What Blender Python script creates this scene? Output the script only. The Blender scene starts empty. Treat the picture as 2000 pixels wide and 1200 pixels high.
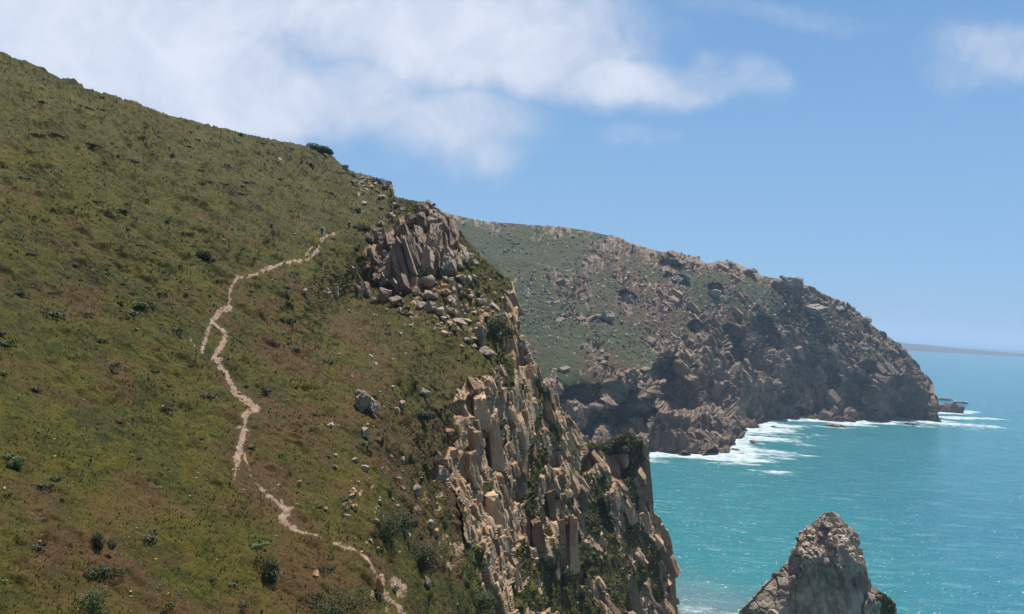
import bpy, bmesh, math
import numpy as np
from mathutils import Matrix, Vector

scene = bpy.context.scene
COL = scene.collection
# ------------------------------------------------------------------ camera
H = 100.0                      # eye height above the sea
F = 1570.0                     # focal length in photo pixels (2000 wide)
PITCH, ROLL = math.radians(0.38), math.radians(3.3)
cd = bpy.data.cameras.new("camera"); cam = bpy.data.objects.new("camera", cd); COL.objects.link(cam)
cd.sensor_fit = 'HORIZONTAL'; cd.sensor_width = 36.0; cd.lens = 36.0 * F / 2000.0
cd.clip_start = 0.5; cd.clip_end = 90000
_r0 = np.array([1.0, 0, 0]); _f = np.array([0, math.cos(PITCH), math.sin(PITCH)]); _u0 = np.array([0, -math.sin(PITCH), math.cos(PITCH)])
_r = math.cos(ROLL) * _r0 + math.sin(ROLL) * _u0
_u = -math.sin(ROLL) * _r0 + math.cos(ROLL) * _u0
CAM = np.array([0, 0, H])
M = Matrix.Identity(4)
for i in range(3):
    M[i][0], M[i][1], M[i][2], M[i][3] = _r[i], _u[i], -_f[i], CAM[i]
cam.matrix_world = M
scene.camera = cam

# ------------------------------------------------------------------ light
SUN_EL, SUN_AZ = math.radians(67), math.radians(22)      # azimuth from +Y towards +X
sd = bpy.data.lights.new("sun", 'SUN'); sd.energy = 5.0; sd.angle = math.radians(0.53); sd.color = (1.0, 0.94, 0.85)
sun = bpy.data.objects.new("sun", sd); COL.objects.link(sun)
sdir = Vector((math.sin(SUN_AZ) * math.cos(SUN_EL), math.cos(SUN_AZ) * math.cos(SUN_EL), math.sin(SUN_EL)))
sun.rotation_euler = (-sdir).to_track_quat('-Z', 'Y').to_euler()
sun.location = (0, 0, 400)
scene.view_settings.view_transform = 'Standard'; scene.view_settings.look = 'None'
scene.view_settings.exposure = 0.85; scene.view_settings.gamma = 1.0; scene.view_settings.use_curve_mapping = False
scene.cycles.use_denoising = True
scene.cycles.max_bounces = 6
scene.cycles.volume_bounces = 1
try:
    scene.cycles.denoiser = 'OPENIMAGEDENOISE'; scene.cycles.denoising_input_passes = 'RGB_ALBEDO_NORMAL'; scene.cycles.denoising_prefilter = 'ACCURATE'
except Exception:
    pass

# ------------------------------------------------------------------ node helper
class NT:
    def __init__(self, tree):
        self.t = tree
        self.t.nodes.clear()
    def n(self, typ, **kw):
        nd = self.t.nodes.new(typ)
        for k, v in kw.items():
            setattr(nd, k, v)
        return nd
    def put(self, sock, val):
        if isinstance(val, bpy.types.NodeSocket):
            self.t.links.new(val, sock)
        elif val is not None:
            if hasattr(sock.default_value, '__len__') and not hasattr(val, '__len__'):
                sock.default_value = [val] * len(sock.default_value)
            elif hasattr(sock.default_value, '__len__') and len(sock.default_value) == 4 and len(val) == 3:
                sock.default_value = tuple(val) + (1.0,)
            else:
                sock.default_value = val
    def math(self, op, a, b=None, c=None, clamp=False):
        nd = self.n('ShaderNodeMath', operation=op); nd.use_clamp = clamp
        self.put(nd.inputs[0], a)
        if b is not None: self.put(nd.inputs[1], b)
        if c is not None: self.put(nd.inputs[2], c)
        return nd.outputs[0]
    def noise(self, vec, scale, detail=3, rough=0.55, dist=0.0, out=0):
        nd = self.n('ShaderNodeTexNoise')
        self.put(nd.inputs['Vector'], vec); self.put(nd.inputs['Scale'], scale)
        self.put(nd.inputs['Detail'], detail); self.put(nd.inputs['Roughness'], rough); self.put(nd.inputs['Distortion'], dist)
        return nd.outputs[out]
    def voro(self, vec, scale, feature='F1', out='Distance'):
        nd = self.n('ShaderNodeTexVoronoi', feature=feature)
        self.put(nd.inputs['Vector'], vec); self.put(nd.inputs['Scale'], scale)
        return nd.outputs[out]
    def smooth(self, v, a, b, lo=0.0, hi=1.0):
        nd = self.n('ShaderNodeMapRange', interpolation_type='SMOOTHSTEP')
        self.put(nd.inputs['Value'], v)
        for k, x in zip(('From Min', 'From Max', 'To Min', 'To Max'), (a, b, lo, hi)):
            self.put(nd.inputs[k], x)
        return nd.outputs[0]
    def ramp(self, v, stops, interp='LINEAR'):
        nd = self.n('ShaderNodeValToRGB'); cr = nd.color_ramp; cr.interpolation = interp
        while len(cr.elements) < len(stops): cr.elements.new(0.5)
        for e, (p, c) in zip(cr.elements, stops):
            e.position = p; e.color = tuple(c) + (1.0,)
        self.put(nd.inputs[0], v)
        return nd.outputs[0]
    def mix(self, f, a, b, blend='MIX'):
        nd = self.n('ShaderNodeMix', data_type='RGBA', blend_type=blend)
        self.put(nd.inputs[0], f); self.put(nd.inputs[6], a); self.put(nd.inputs[7], b)
        return nd.outputs[2]
    def mapping(self, vec, scale=(1, 1, 1), rot=(0, 0, 0), loc=(0, 0, 0)):
        nd = self.n('ShaderNodeMapping')
        self.put(nd.inputs['Vector'], vec)
        nd.inputs['Scale'].default_value = scale; nd.inputs['Rotation'].default_value = rot; nd.inputs['Location'].default_value = loc
        return nd.outputs[0]
    def bump(self, h, strength=0.5, dist=0.1, normal=None):
        nd = self.n('ShaderNodeBump')
        self.put(nd.inputs['Height'], h); self.put(nd.inputs['Strength'], strength); self.put(nd.inputs['Distance'], dist)
        if normal is not None: self.put(nd.inputs['Normal'], normal)
        return nd.outputs[0]
    def attr(self, name, out='Fac'):
        nd = self.n('ShaderNodeAttribute'); nd.attribute_name = name
        return nd.outputs[out]

def new_mat(name):
    m = bpy.data.materials.new(name); m.use_nodes = True
    return m, NT(m.node_tree)
def finish(nt, color, rough, normal=None, spec=0.3, **kw):
    b = nt.n('ShaderNodeBsdfPrincipled'); o = nt.n('ShaderNodeOutputMaterial')
    nt.put(b.inputs['Base Color'], color); nt.put(b.inputs['Roughness'], rough)
    nt.put(b.inputs['Specular IOR Level'], spec)
    if normal is not None: nt.put(b.inputs['Normal'], normal)
    for k, v in kw.items(): nt.put(b.inputs[k], v)
    nt.t.links.new(b.outputs[0], o.inputs[0])
    return b

# ------------------------------------------------------------------ pixel -> ray
def rays(px, py):
    px = np.asarray(px, float); py = np.asarray(py, float)
    a = (px - 1000.0) / F; b = (600.0 - py) / F
    return _f + a[..., None] * _r + b[..., None] * _u
def at(px, py, D):
    return CAM + np.asarray(D, float)[..., None] * rays(px, py)
def project(P):
    q = P - CAM
    d = q @ _f
    return 1000 + F * (q @ _r) / d, 600 - F * (q @ _u) / d, d
def sea_depth(px, py):
    return -H / rays(px, py)[..., 2]

# ------------------------------------------------------------------ world: sky and clouds
world = bpy.data.worlds.new("World"); scene.world = world; world.use_nodes = True
w = NT(world.node_tree)
sky = w.n('ShaderNodeTexSky', sky_type='NISHITA'); sky.sun_disc = False
sky.sun_elevation = SUN_EL; sky.sun_rotation = SUN_AZ; sky.altitude = 100; sky.air_density = 1.0; sky.dust_density = 0.15; sky.ozone_density = 3.5
tc = w.n('ShaderNodeTexCoord').outputs['Generated']
sep = w.n('ShaderNodeSeparateXYZ'); w.put(sep.inputs[0], tc)
yy = w.math('MAXIMUM', sep.outputs[1], 0.08)
cu = w.math('DIVIDE', sep.outputs[0], yy); cv = w.math('DIVIDE', sep.outputs[2], yy)
uv = w.n('ShaderNodeCombineXYZ'); w.put(uv.inputs[0], cu); w.put(uv.inputs[1], cv); uv = uv.outputs[0]
wn = w.n('ShaderNodeTexNoise'); w.put(wn.inputs['Vector'], uv); wn.inputs['Scale'].default_value = 4.5; wn.inputs['Detail'].default_value = 5; wn.inputs['Roughness'].default_value = 0.52
warp = w.n('ShaderNodeVectorMath', operation='SUBTRACT'); w.put(warp.inputs[0], wn.outputs['Color']); warp.inputs[1].default_value = (0.5, 0.5, 0.5)
warp2 = w.n('ShaderNodeVectorMath', operation='SCALE'); w.put(warp2.inputs[0], warp.outputs[0]); warp2.inputs['Scale'].default_value = 0.16
uvw = w.n('ShaderNodeVectorMath', operation='ADD'); w.put(uvw.inputs[0], uv); w.put(uvw.inputs[1], warp2.outputs[0]); uvw = uvw.outputs[0]
CLOUDS = [  # px, py, rx, ry, density
    (60, 110, 700, 300, 1.1), (470, 10, 520, 150, 1.0), (430, 215, 330, 110, 1.0), (900, 70, 460, 170, 1.05), (880, 255, 240, 120, 0.72), (960, 300, 110, 50, .5), (700, 205, 230, 120, .8), (640, 80, 200, 120, .85),
    (1010, 90, 240, 150, 1.05), (1190, 155, 200, 90, .85), (1330, 165, 160, 75, .68), (1440, 165, 130, 75, .60), (1960, 110, 175, 85, .60),
    (1890, 160, 80, 60, .45), (1260, 278, 130, 30, .3), (1500, 15, 330, 45, .33), (1130, 30, 120, 90, .5)]
acc = None
for (px, py, rx, ry, dn) in CLOUDS:
    d = rays(px, py); u0, v0 = d[0] / d[1], d[2] / d[1]
    s = w.n('ShaderNodeVectorMath', operation='SUBTRACT'); w.put(s.inputs[0], uvw); s.inputs[1].default_value = (u0, v0, 0)
    m2 = w.n('ShaderNodeVectorMath', operation='MULTIPLY'); w.put(m2.inputs[0], s.outputs[0]); m2.inputs[1].default_value = (F / rx, F / ry, 0)
    ln = w.n('ShaderNodeVectorMath', operation='LENGTH'); w.put(ln.inputs[0], m2.outputs[0])
    b = w.smooth(ln.outputs['Value'], 1.25, 0.25, 0.0, dn)
    acc = b if acc is None else w.math('MAXIMUM', acc, b)
n2 = w.noise(uv, 11.0, 8, 0.6, 0.5)
n3 = w.noise(w.mapping(uv, (1, 1.8, 1), loc=(3.1, 1.7, 0)), 3.4, 4, 0.5)
den = w.math('ADD', acc, w.math('MULTIPLY', w.math('SUBTRACT', n2, 0.5), 0.62))
den = w.math('ADD', den, w.math('MULTIPLY', w.math('SUBTRACT', n3, 0.5), 0.75))
mask = w.smooth(den, 0.06, 0.95)
mask = w.math('MULTIPLY', mask, w.smooth(acc, 0.02, 0.2))
front = w.smooth(sep.outputs[1], 0.1, 0.3)
mask = w.math('MULTIPLY', mask, front)
ccol = w.ramp(w.math('ADD', w.math('MULTIPLY', n2, .6), w.math('MULTIPLY', den, .4)), [(0.35, (0.41, 0.48, 0.61)), (0.60, (0.50, 0.55, 0.66)), (0.85, (0.63, 0.67, 0.76))])
SKY_STRENGTH = 0.060
skyc = w.n('ShaderNodeVectorMath', operation='SCALE'); w.put(skyc.inputs[0], sky.outputs[0]); skyc.inputs['Scale'].default_value = SKY_STRENGTH
lp_el = w.math('ARCSINE', sep.outputs[2])
air = w.ramp(w.math('DIVIDE', lp_el, 0.7, clamp=True), [(0.0, (0.158, 0.262, 0.400)), (0.10, (0.150, 0.276, 0.440)), (0.30, (0.130, 0.250, 0.425)), (0.55, (0.098, 0.205, 0.385)), (1.0, (0.07, 0.15, 0.30))])
skymix = w.mix(0.90, skyc.outputs[0], air)
behind = w.math('MULTIPLY', w.smooth(sep.outputs[1], 0.05, -0.25), w.smooth(w.noise(tc, 2.6, 5, .6), .30, .62, .35, .9))      # added unseen grey cloud behind the camera, dulls the blue fill light
skymix = w.mix(behind, skymix, (0.145, 0.140, 0.135))
bg1 = w.n('ShaderNodeBackground'); w.put(bg1.inputs[0], skymix); bg1.inputs[1].default_value = 1.0
bg2 = w.n('ShaderNodeBackground'); w.put(bg2.inputs[0], ccol); bg2.inputs[1].default_value = 0.72
mx = w.n('ShaderNodeMixShader'); w.put(mx.inputs[0], w.math('MULTIPLY', mask, .92)); w.t.links.new(bg1.outputs[0], mx.inputs[1]); w.t.links.new(bg2.outputs[0], mx.inputs[2])
wo = w.n('ShaderNodeOutputWorld'); w.t.links.new(mx.outputs[0], wo.inputs[0])

# ------------------------------------------------------------------ numpy noise
def _hash(ix, iy, iz, seed):
    h = (ix.astype(np.int64) * 374761393 + iy.astype(np.int64) * 668265263 + iz.astype(np.int64) * 2147483647 + seed * 1274126177) & 0xFFFFFFFF
    h = ((h ^ (h >> 13)) * 1274126177) & 0xFFFFFFFF
    h = ((h ^ (h >> 16)) * 2246822519) & 0xFFFFFFFF
    return (h ^ (h >> 15)) & 0xFFFFFFFF
def _h01(ix, iy, iz, seed):
    return _hash(ix, iy, iz, seed) / 4294967295.0
def vnoise(P, seed=0):
    i = np.floor(P).astype(np.int64); f = P - i
    f = f * f * f * (f * (f * 6 - 15) + 10)
    out = 0
    for dx in (0, 1):
        wx = f[:, 0] if dx else 1 - f[:, 0]
        for dy in (0, 1):
            wy = f[:, 1] if dy else 1 - f[:, 1]
            for dz in (0, 1):
                wz = f[:, 2] if dz else 1 - f[:, 2]
                out = out + wx * wy * wz * _h01(i[:, 0] + dx, i[:, 1] + dy, i[:, 2] + dz, seed)
    return out * 2 - 1
def fbm(P, scale, octv=4, gain=0.5, seed=0):
    P = np.asarray(P, float) / scale; a = 1.0; s = 0; t = 0
    for o in range(octv):
        s = s + a * vnoise(P + 17.3 * o, seed + o * 7); t += a
        P = P * 2.03; a *= gain
    return s / t
def cells(P, seed=0):
    """nearest jittered cell: F1, F2, cell hash values (3), offset from the cell point"""
    i = np.floor(P).astype(np.int64)
    n = len(P)
    f1 = np.full(n, 9.0); f2 = np.full(n, 9.0)
    best = np.zeros((n, 3), np.int64); off = np.zeros((n, 3))
    for dx in (-1, 0, 1):
        for dy in (-1, 0, 1):
            for dz in (-1, 0, 1):
                c = i + np.array([dx, dy, dz])
                j = np.stack([_h01(c[:, 0], c[:, 1], c[:, 2], seed + k) for k in (1, 2, 3)], 1) * 0.8 + 0.1
                v = P - (c + j)
                d = np.sqrt((v * v).sum(1))
                m = d < f1
                f2 = np.where(m, f1, np.minimum(f2, d))
                f1 = np.where(m, d, f1)
                best[m] = c[m]; off[m] = v[m]
    hs = np.stack([_h01(best[:, 0], best[:, 1], best[:, 2], seed + k) for k in (11, 12, 13, 14)], 1)
    return f1, f2, hs, off
def sstep(a, b, x):
    t = np.clip((x - a) / (b - a), 0, 1)
    return t * t * (3 - 2 * t)
def rot_xyz(ax, ay, az):
    return np.array((Matrix.Rotation(az, 3, 'Z') @ Matrix.Rotation(ay, 3, 'Y') @ Matrix.Rotation(ax, 3, 'X')))
def blocks(P, size, R, seed, tilt=0.5, crack=0.12):
    """blocky step field in -1..1: each block its own height, tilted face and joint"""
    Q = (P @ R) / np.asarray(size)
    Q = Q + 0.22 * np.stack([vnoise(Q * 1.7 + 5.1 * k, seed + 50 + k) for k in range(3)], 1)
    f1, f2, hs, off = cells(Q, seed)
    v = (hs[:, 0] - 0.5) * 2 + tilt * ((hs[:, 1:4] - 0.5) * off).sum(1) * 2
    return v - crack * 3 * (1 - sstep(0.0, 0.16, f2 - f1))

def tps(ctrl):
    c = np.array(ctrl, float); X = c[:, :2] / 500.0; y = 100.0 / c[:, 2]
    d = np.sqrt(((X[:, None] - X[None]) ** 2).sum(-1))
    K = np.where(d > 0, d * d * np.log(d + 1e-12), 0) + np.eye(len(X)) * 1e-4
    Pm = np.concatenate([np.ones((len(X), 1)), X], 1)
    A = np.block([[K, Pm], [Pm.T, np.zeros((3, 3))]])
    s = np.linalg.solve(A, np.concatenate([y, np.zeros(3)]))
    def ev(px, py):
        sh = np.shape(px); q = np.stack([np.ravel(px), np.ravel(py)], 1) / 500.0
        out = np.empty(len(q))
        for k in range(0, len(q), 60000):
            b = q[k:k + 60000]
            dd = ((b[:, None] - X[None]) ** 2).sum(-1)
            out[k:k + 60000] = (0.5 * dd * np.log(dd + 1e-12)) @ s[:len(X)] + s[len(X)] + b @ s[len(X) + 1:]
        return (100.0 / np.maximum(out, 0.02)).reshape(sh)
    return ev

# ------------------------------------------------------------------ mesh helpers
def mesh_np(name, V, Q, mat=None, attrs=None, smooth=False, parent=None):
    me = bpy.data.meshes.new(name)
    V = np.asarray(V, np.float32); Q = np.asarray(Q, np.int32); k = Q.shape[1]
    me.vertices.add(len(V)); me.vertices.foreach_set('co', V.ravel())
    me.loops.add(Q.size); me.loops.foreach_set('vertex_index', Q.ravel())
    me.polygons.add(len(Q)); me.polygons.foreach_set('loop_start', np.arange(len(Q), dtype=np.int32) * k)
    me.polygons.foreach_set('loop_total', np.full(len(Q), k, np.int32))
    me.polygons.foreach_set('use_smooth', np.full(len(Q), smooth, bool))
    for an, av in (attrs or {}).items():
        a = me.attributes.new(an, 'FLOAT', 'POINT'); a.data.foreach_set('value', np.asarray(av, np.float32))
    me.update(calc_edges=True); me.validate()
    if mat: me.materials.append(mat)
    o = bpy.data.objects.new(name, me); COL.objects.link(o)
    if parent is not None: o.parent = parent
    return o
def tag(o, label=None, cat=None, group=None, kind=None):
    if label: o['label'] = label
    if cat: o['category'] = cat
    if group: o['group'] = group
    if kind: o['kind'] = kind
    return o
def empty(name, loc):
    o = bpy.data.objects.new(name, None); o.location = tuple(loc); COL.objects.link(o); o.empty_display_size = 0.2
    return o
def submesh(V, Q, sel, attrs):
    q = Q[sel]; ids, inv = np.unique(q, return_inverse=True)
    return V[ids], inv.reshape(q.shape), {k: a[ids] for k, a in attrs.items()}
def grid_quads(nr, nc):
    a = np.arange(nr * nc).reshape(nr, nc)
    return np.stack([a[:-1, :-1], a[1:, :-1], a[1:, 1:], a[:-1, 1:]], -1).reshape(-1, 4)
def grid_normals(G):
    du = np.gradient(G, axis=1); dv = np.gradient(G, axis=0)
    n = np.cross(dv, du); n /= np.linalg.norm(n, axis=-1, keepdims=True) + 1e-9
    return n
def blur(A, k):
    """box blur a 2-D field (twice) over 2k+1 samples"""
    for ax in (0, 1, 0, 1):
        p = np.pad(A, [(k + 1, k) if i == ax else (0, 0) for i in range(A.ndim)], mode='edge')
        c = np.cumsum(p, axis=ax)
        n = A.shape[ax]
        A = (np.take(c, np.arange(2 * k + 1, 2 * k + 1 + n), axis=ax) - np.take(c, np.arange(0, n), axis=ax)) / (2 * k + 1)
    return A
def inpoly(px, py, poly):
    r = np.zeros(np.shape(px), bool); n = len(poly)
    for i in range(n):
        x0, y0 = poly[i]; x1, y1 = poly[(i + 1) % n]
        c = ((y0 > py) != (y1 > py)) & (px < (x1 - x0) * (py - y0) / (y1 - y0 + 1e-9) + x0)
        r ^= c
    return r
def seg_dist(px, py, line):
    """(distance - half width) to a polyline of (x, y, width)"""
    best = np.full(np.shape(px), 1e9)
    for (x0, y0, w0), (x1, y1, w1) in zip(line[:-1], line[1:]):
        dx, dy = x1 - x0, y1 - y0
        t = np.clip(((px - x0) * dx + (py - y0) * dy) / (dx * dx + dy * dy + 1e-9), 0, 1)
        best = np.minimum(best, np.hypot(px - x0 - t * dx, py - y0 - t * dy) - 0.5 * (w0 + t * (w1 - w0)))
    return best

# ------------------------------------------------------------------ materials
def rock_color(nt, P, base, warm=0.5):
    """weathered granite: grey / beige / pink with rusty patches, lichen and dark seams"""
    big = nt.noise(P, 0.11, 4, .6, .3); mid = nt.noise(P, 0.7, 5, .6); fine = nt.noise(P, 4.5, 4, .65)
    c = nt.ramp(nt.math('ADD', nt.math('MULTIPLY', big, .5), nt.math('MULTIPLY', mid, .5)), base)
    rust = nt.smooth(nt.noise(nt.mapping(P, loc=(31, 7, 3)), 0.23, 5, .65, .8), .62 - .1 * warm, .78)
    c = nt.mix(nt.math('MULTIPLY', rust, .75), c, (0.30, 0.150, 0.070))
    lich = nt.smooth(nt.noise(nt.mapping(P, loc=(3, 17, 9)), 0.5, 6, .7), .56, .7)
    c = nt.mix(nt.math('MULTIPLY', lich, .45), c, (0.29, 0.285, 0.26))
    dark = nt.smooth(nt.noise(nt.mapping(P, (1, 1, .35), loc=(9, 1, 5)), 0.9, 6, .7), .60, .76)
    c = nt.mix(nt.math('MULTIPLY', dark, .6), c, (0.05, 0.042, 0.038))
    v = nt.math('MULTIPLY', nt.smooth(fine, .25, .75, .72, 1.2), nt.math('ADD', 1.0, nt.attr('tone')))
    vm = nt.n('ShaderNodeVectorMath', operation='SCALE'); nt.put(vm.inputs[0], c); nt.put(vm.inputs['Scale'], v)
    return vm.outputs[0], fine, mid
def veg_color(nt, P, stops, fine_scale=2.2):
    a = nt.noise(P, 0.035, 4, .6, .5); b = nt.noise(nt.mapping(P, loc=(50, 3, 8)), 0.22, 4, .6); c3 = nt.noise(P, fine_scale, 4, .7)
    d4 = nt.noise(nt.mapping(P, loc=(7, 7, 70)), 0.75, 4, .65)
    v = nt.math('ADD', nt.math('ADD', nt.math('MULTIPLY', a, .30), nt.math('MULTIPLY', b, .40)), nt.math('ADD', nt.math('MULTIPLY', c3, .45), nt.math('MULTIPLY', d4, .55)))
    c = nt.ramp(nt.math('SUBTRACT', v, .35), stops)
    red = nt.smooth(nt.math('ADD', nt.attr('rust'), nt.math('MULTIPLY', nt.math('SUBTRACT', nt.noise(nt.mapping(P, loc=(5, 61, 2)), 0.5, 5, .7), .5), 1.2)), .25, .85)
    c = nt.mix(nt.math('MULTIPLY', red, .8), c, (0.060, 0.032, 0.014))
    return c, c3
BEIGE = [(0.3, (0.1765, 0.1132, 0.0724)), (0.45, (0.2823, 0.1887, 0.1190)), (0.58, (0.3295, 0.2318, 0.1470)), (0.75, (0.2941, 0.2265, 0.1586))]
GREY = [(0.3, (0.1210, 0.0906, 0.0718)), (0.45, (0.1996, 0.1483, 0.1164)), (0.6, (0.2540, 0.2032, 0.1634)), (0.75, (0.2661, 0.1867, 0.1387))]
FARROCK = [(0.3, (0.0860, 0.0609, 0.0454)), (0.45, (0.1613, 0.1167, 0.0867)), (0.6, (0.2419, 0.1807, 0.1380)), (0.75, (0.2150, 0.1745, 0.1429))]
NEARVEG = [(0.24, (0.0093, 0.0119, 0.0025)), (0.40, (0.0225, 0.0256, 0.0034)), (0.52, (0.0419, 0.0403, 0.0040)), (0.66, (0.0613, 0.0491, 0.0051)), (0.85, (0.0920, 0.0690, 0.0142))]
FARVEG = [(0.25, (0.0096, 0.0173, 0.0082)), (0.45, (0.0246, 0.0360, 0.0123)), (0.60, (0.0424, 0.0475, 0.0178)), (0.8, (0.0889, 0.0756, 0.0410))]
def terrain_mat(name, base, stops, warm, tex=1.0, mixnoise=0.5, bumpd=0.25):
    m, nt = new_mat(name)
    P0 = nt.n('ShaderNodeTexCoord').outputs['Object']
    P = nt.mapping(P0, (tex, tex, tex)) if tex != 1 else P0
    rc, fine, mid = rock_color(nt, P, base, warm)
    vc, c3 = veg_color(nt, P, stops)
    rk = nt.attr('rock')
    f = nt.smooth(nt.math('ADD', rk, nt.math('MULTIPLY', nt.math('SUBTRACT', nt.noise(P, .8, 5, .7), .5), mixnoise)), .40, .58)
    col = nt.mix(f, vc, rc)
    h = nt.math('ADD', nt.math('MULTIPLY', fine, .35), nt.math('MULTIPLY', mid, .9))
    h = nt.math('ADD', h, nt.math('MULTIPLY', c3, .5))
    finish(nt, col, .92, nt.bump(h, .8, bumpd / tex), spec=.15)
    return m
M_NEAR = terrain_mat("near_terrain", BEIGE, NEARVEG, .6)
M_FAR = terrain_mat("headland_terrain", FARROCK, FARVEG, .3, tex=.32, mixnoise=.7, bumpd=.3)
def rock_mat(name, base, warm, tex=1.0):
    m, nt = new_mat(name)
    P = nt.n('ShaderNodeTexCoord').outputs['Object']
    oi = nt.n('ShaderNodeObjectInfo')
    ad = nt.n('ShaderNodeVectorMath', operation='ADD'); nt.put(ad.inputs[0], P)
    sc_ = nt.n('ShaderNodeVectorMath', operation='SCALE'); sc_.inputs[0].default_value = (37, 53, 71); nt.put(sc_.inputs['Scale'], oi.outputs['Random']); nt.put(ad.inputs[1], sc_.outputs[0])
    Q = nt.mapping(ad.outputs[0], (tex, tex, tex))
    rc, fine, mid = rock_color(nt, Q, base, warm)
    finish(nt, rc, .9, nt.bump(nt.math('ADD', nt.math('MULTIPLY', fine, .4), mid), .7, .2 / tex), spec=.2)
    return m
M_BOULDER = rock_mat("boulder_granite", [(0.3, (0.165, 0.130, 0.100)), (0.5, (0.285, 0.235, 0.185)), (0.7, (0.36, 0.305, 0.245))], .5)
M_CRAG = rock_mat("crag_granite", GREY, .6)
M_ORANGE = rock_mat("rusty_granite", [(0.3, (0.2250, 0.1200, 0.0675)), (0.5, (0.3600, 0.2100, 0.1200)), (0.7, (0.3900, 0.2700, 0.1800))], 1.0)
M_FARROCK = rock_mat("headland_granite", [(0.3, (0.14, 0.122, 0.110)), (0.5, (0.24, 0.215, 0.195)), (0.7, (0.30, 0.275, 0.255))], .1, .3)
M_SEAROCK = rock_mat("shore_granite", [(0.3, (0.0750, 0.0562, 0.0488)), (0.5, (0.1575, 0.1125, 0.0900)), (0.7, (0.2175, 0.1575, 0.1200))], .4, .4)
def path_mat():
    m, nt = new_mat("trodden_earth")
    P = nt.n('ShaderNodeTexCoord').outputs['Object']
    a = nt.noise(P, .9, 5, .65); b = nt.noise(P, 5, 4, .7)
    c = nt.ramp(nt.math('ADD', nt.math('MULTIPLY', a, .5), nt.math('MULTIPLY', b, .5)), [(0.36, (0.0848, 0.0558, 0.0381)), (0.50, (0.1991, 0.1396, 0.1035)), (0.66, (0.2628, 0.1987, 0.1532))])
    finish(nt, c, .95, nt.bump(b, .6, .1), spec=.1)
    return m
M_PATH = path_mat()
def foliage_mat(name, stops, trans=0.0):
    m, nt = new_mat(name)
    c = nt.ramp(nt.attr('tint'), stops)
    finish(nt, c, .75, spec=.2)
    return m
M_TUFT = foliage_mat("ground_cover_leaf", [(0.0, (0.0079, 0.0099, 0.0021)), (0.22, (0.0223, 0.0265, 0.0028)), (0.42, (0.0557, 0.0493, 0.0038)), (0.55, (0.0585, 0.0418, 0.0039)), (0.72, (0.0446, 0.0207, 0.0045)), (0.88, (0.0306, 0.0157, 0.0041)), (1.0, (0.1114, 0.0790, 0.0179))])
M_SHRUB = foliage_mat("dark_shrub_leaf", [(0.0, (0.0105, 0.0180, 0.0075)), (0.5, (0.0255, 0.0413, 0.0135)), (1.0, (0.0562, 0.0788, 0.0263))])
M_HEATH = foliage_mat("heather_leaf", [(0.0, (0.0187, 0.0234, 0.0116)), (0.5, (0.0422, 0.0496, 0.0231)), (1.0, (0.0797, 0.0766, 0.0413))])
M_GREEN = foliage_mat("green_shrub_leaf", [(0.0, (0.0225, 0.0413, 0.0135)), (0.5, (0.0562, 0.0900, 0.0263)), (1.0, (0.1125, 0.1500, 0.0600))])
M_PALE = foliage_mat("pale_flower_head", [(0.0, (0.1330, 0.1615, 0.0475)), (0.5, (0.3420, 0.3515, 0.1615)), (1.0, (0.5890, 0.5700, 0.3420))])
def plain(name, c, r=.8):
    m, nt = new_mat(name)
    P = nt.n('ShaderNodeTexCoord').outputs['Object']
    n = nt.noise(P, 9, 3, .6)
    k = nt.n('ShaderNodeVectorMath', operation='SCALE'); k.inputs[0].default_value = c; nt.put(k.inputs['Scale'], nt.smooth(n, .2, .8, .8, 1.15))
    finish(nt, k.outputs[0], r)
    return m
M_BARK = plain("bark", (0.10, 0.075, 0.055), .95)

# ------------------------------------------------------------------ near hillside and cliff
PA, PB, PC = -31.0, -0.60, 0.165
def plane_depth(px, py):
    d = rays(px, py)
    return PA / (d[..., 2] - PB * d[..., 0] - PC * d[..., 1])
SKY_LINE = [(-420, -40), (-250, 18), (0, 101), (60, 124), (115, 151), (170, 172), (260, 198), (320, 222), (380, 237), (460, 257), (540, 274), (600, 286), (640, 298), (668, 322), (690, 336), (720, 343), (755, 366), (775, 386), (815, 393), (850, 404), (880, 428), (905, 465),
            (940, 500), (975, 530), (998, 545), (1008, 580), (1012, 640), (1020, 672), (1036, 690), (1048, 722), (1085, 778), (1110, 818), (1135, 846), (1160, 866), (1185, 868), (1205, 850), (1225, 845), (1258, 853), (1268, 890), (1271, 960), (1276, 1000), (1292, 1025), (1312, 1056), (1317, 1120), (1321, 1200), (1332, 1290), (1345, 1400)]
gx = [(x, y) for x, y in [(-420, 400), (-420, 1400), (-200, 100), (-200, 300), (-200, 700), (-200, 1100), (0, 250), (0, 450), (0, 700), (0, 950), (0, 1200), (0, 1400), (200, 300), (200, 600), (200, 900), (200, 1200), (200, 1400), (400, 400), (400, 650), (400, 900), (400, 1150), (400, 1400),
                              (600, 550), (600, 750), (600, 950), (600, 1200), (600, 1400), (750, 700), (750, 850), (750, 1000), (750, 1200), (750, 1400)]]
ctrl = [(x, y, float(plane_depth(x, y))) for x, y in gx]
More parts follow.
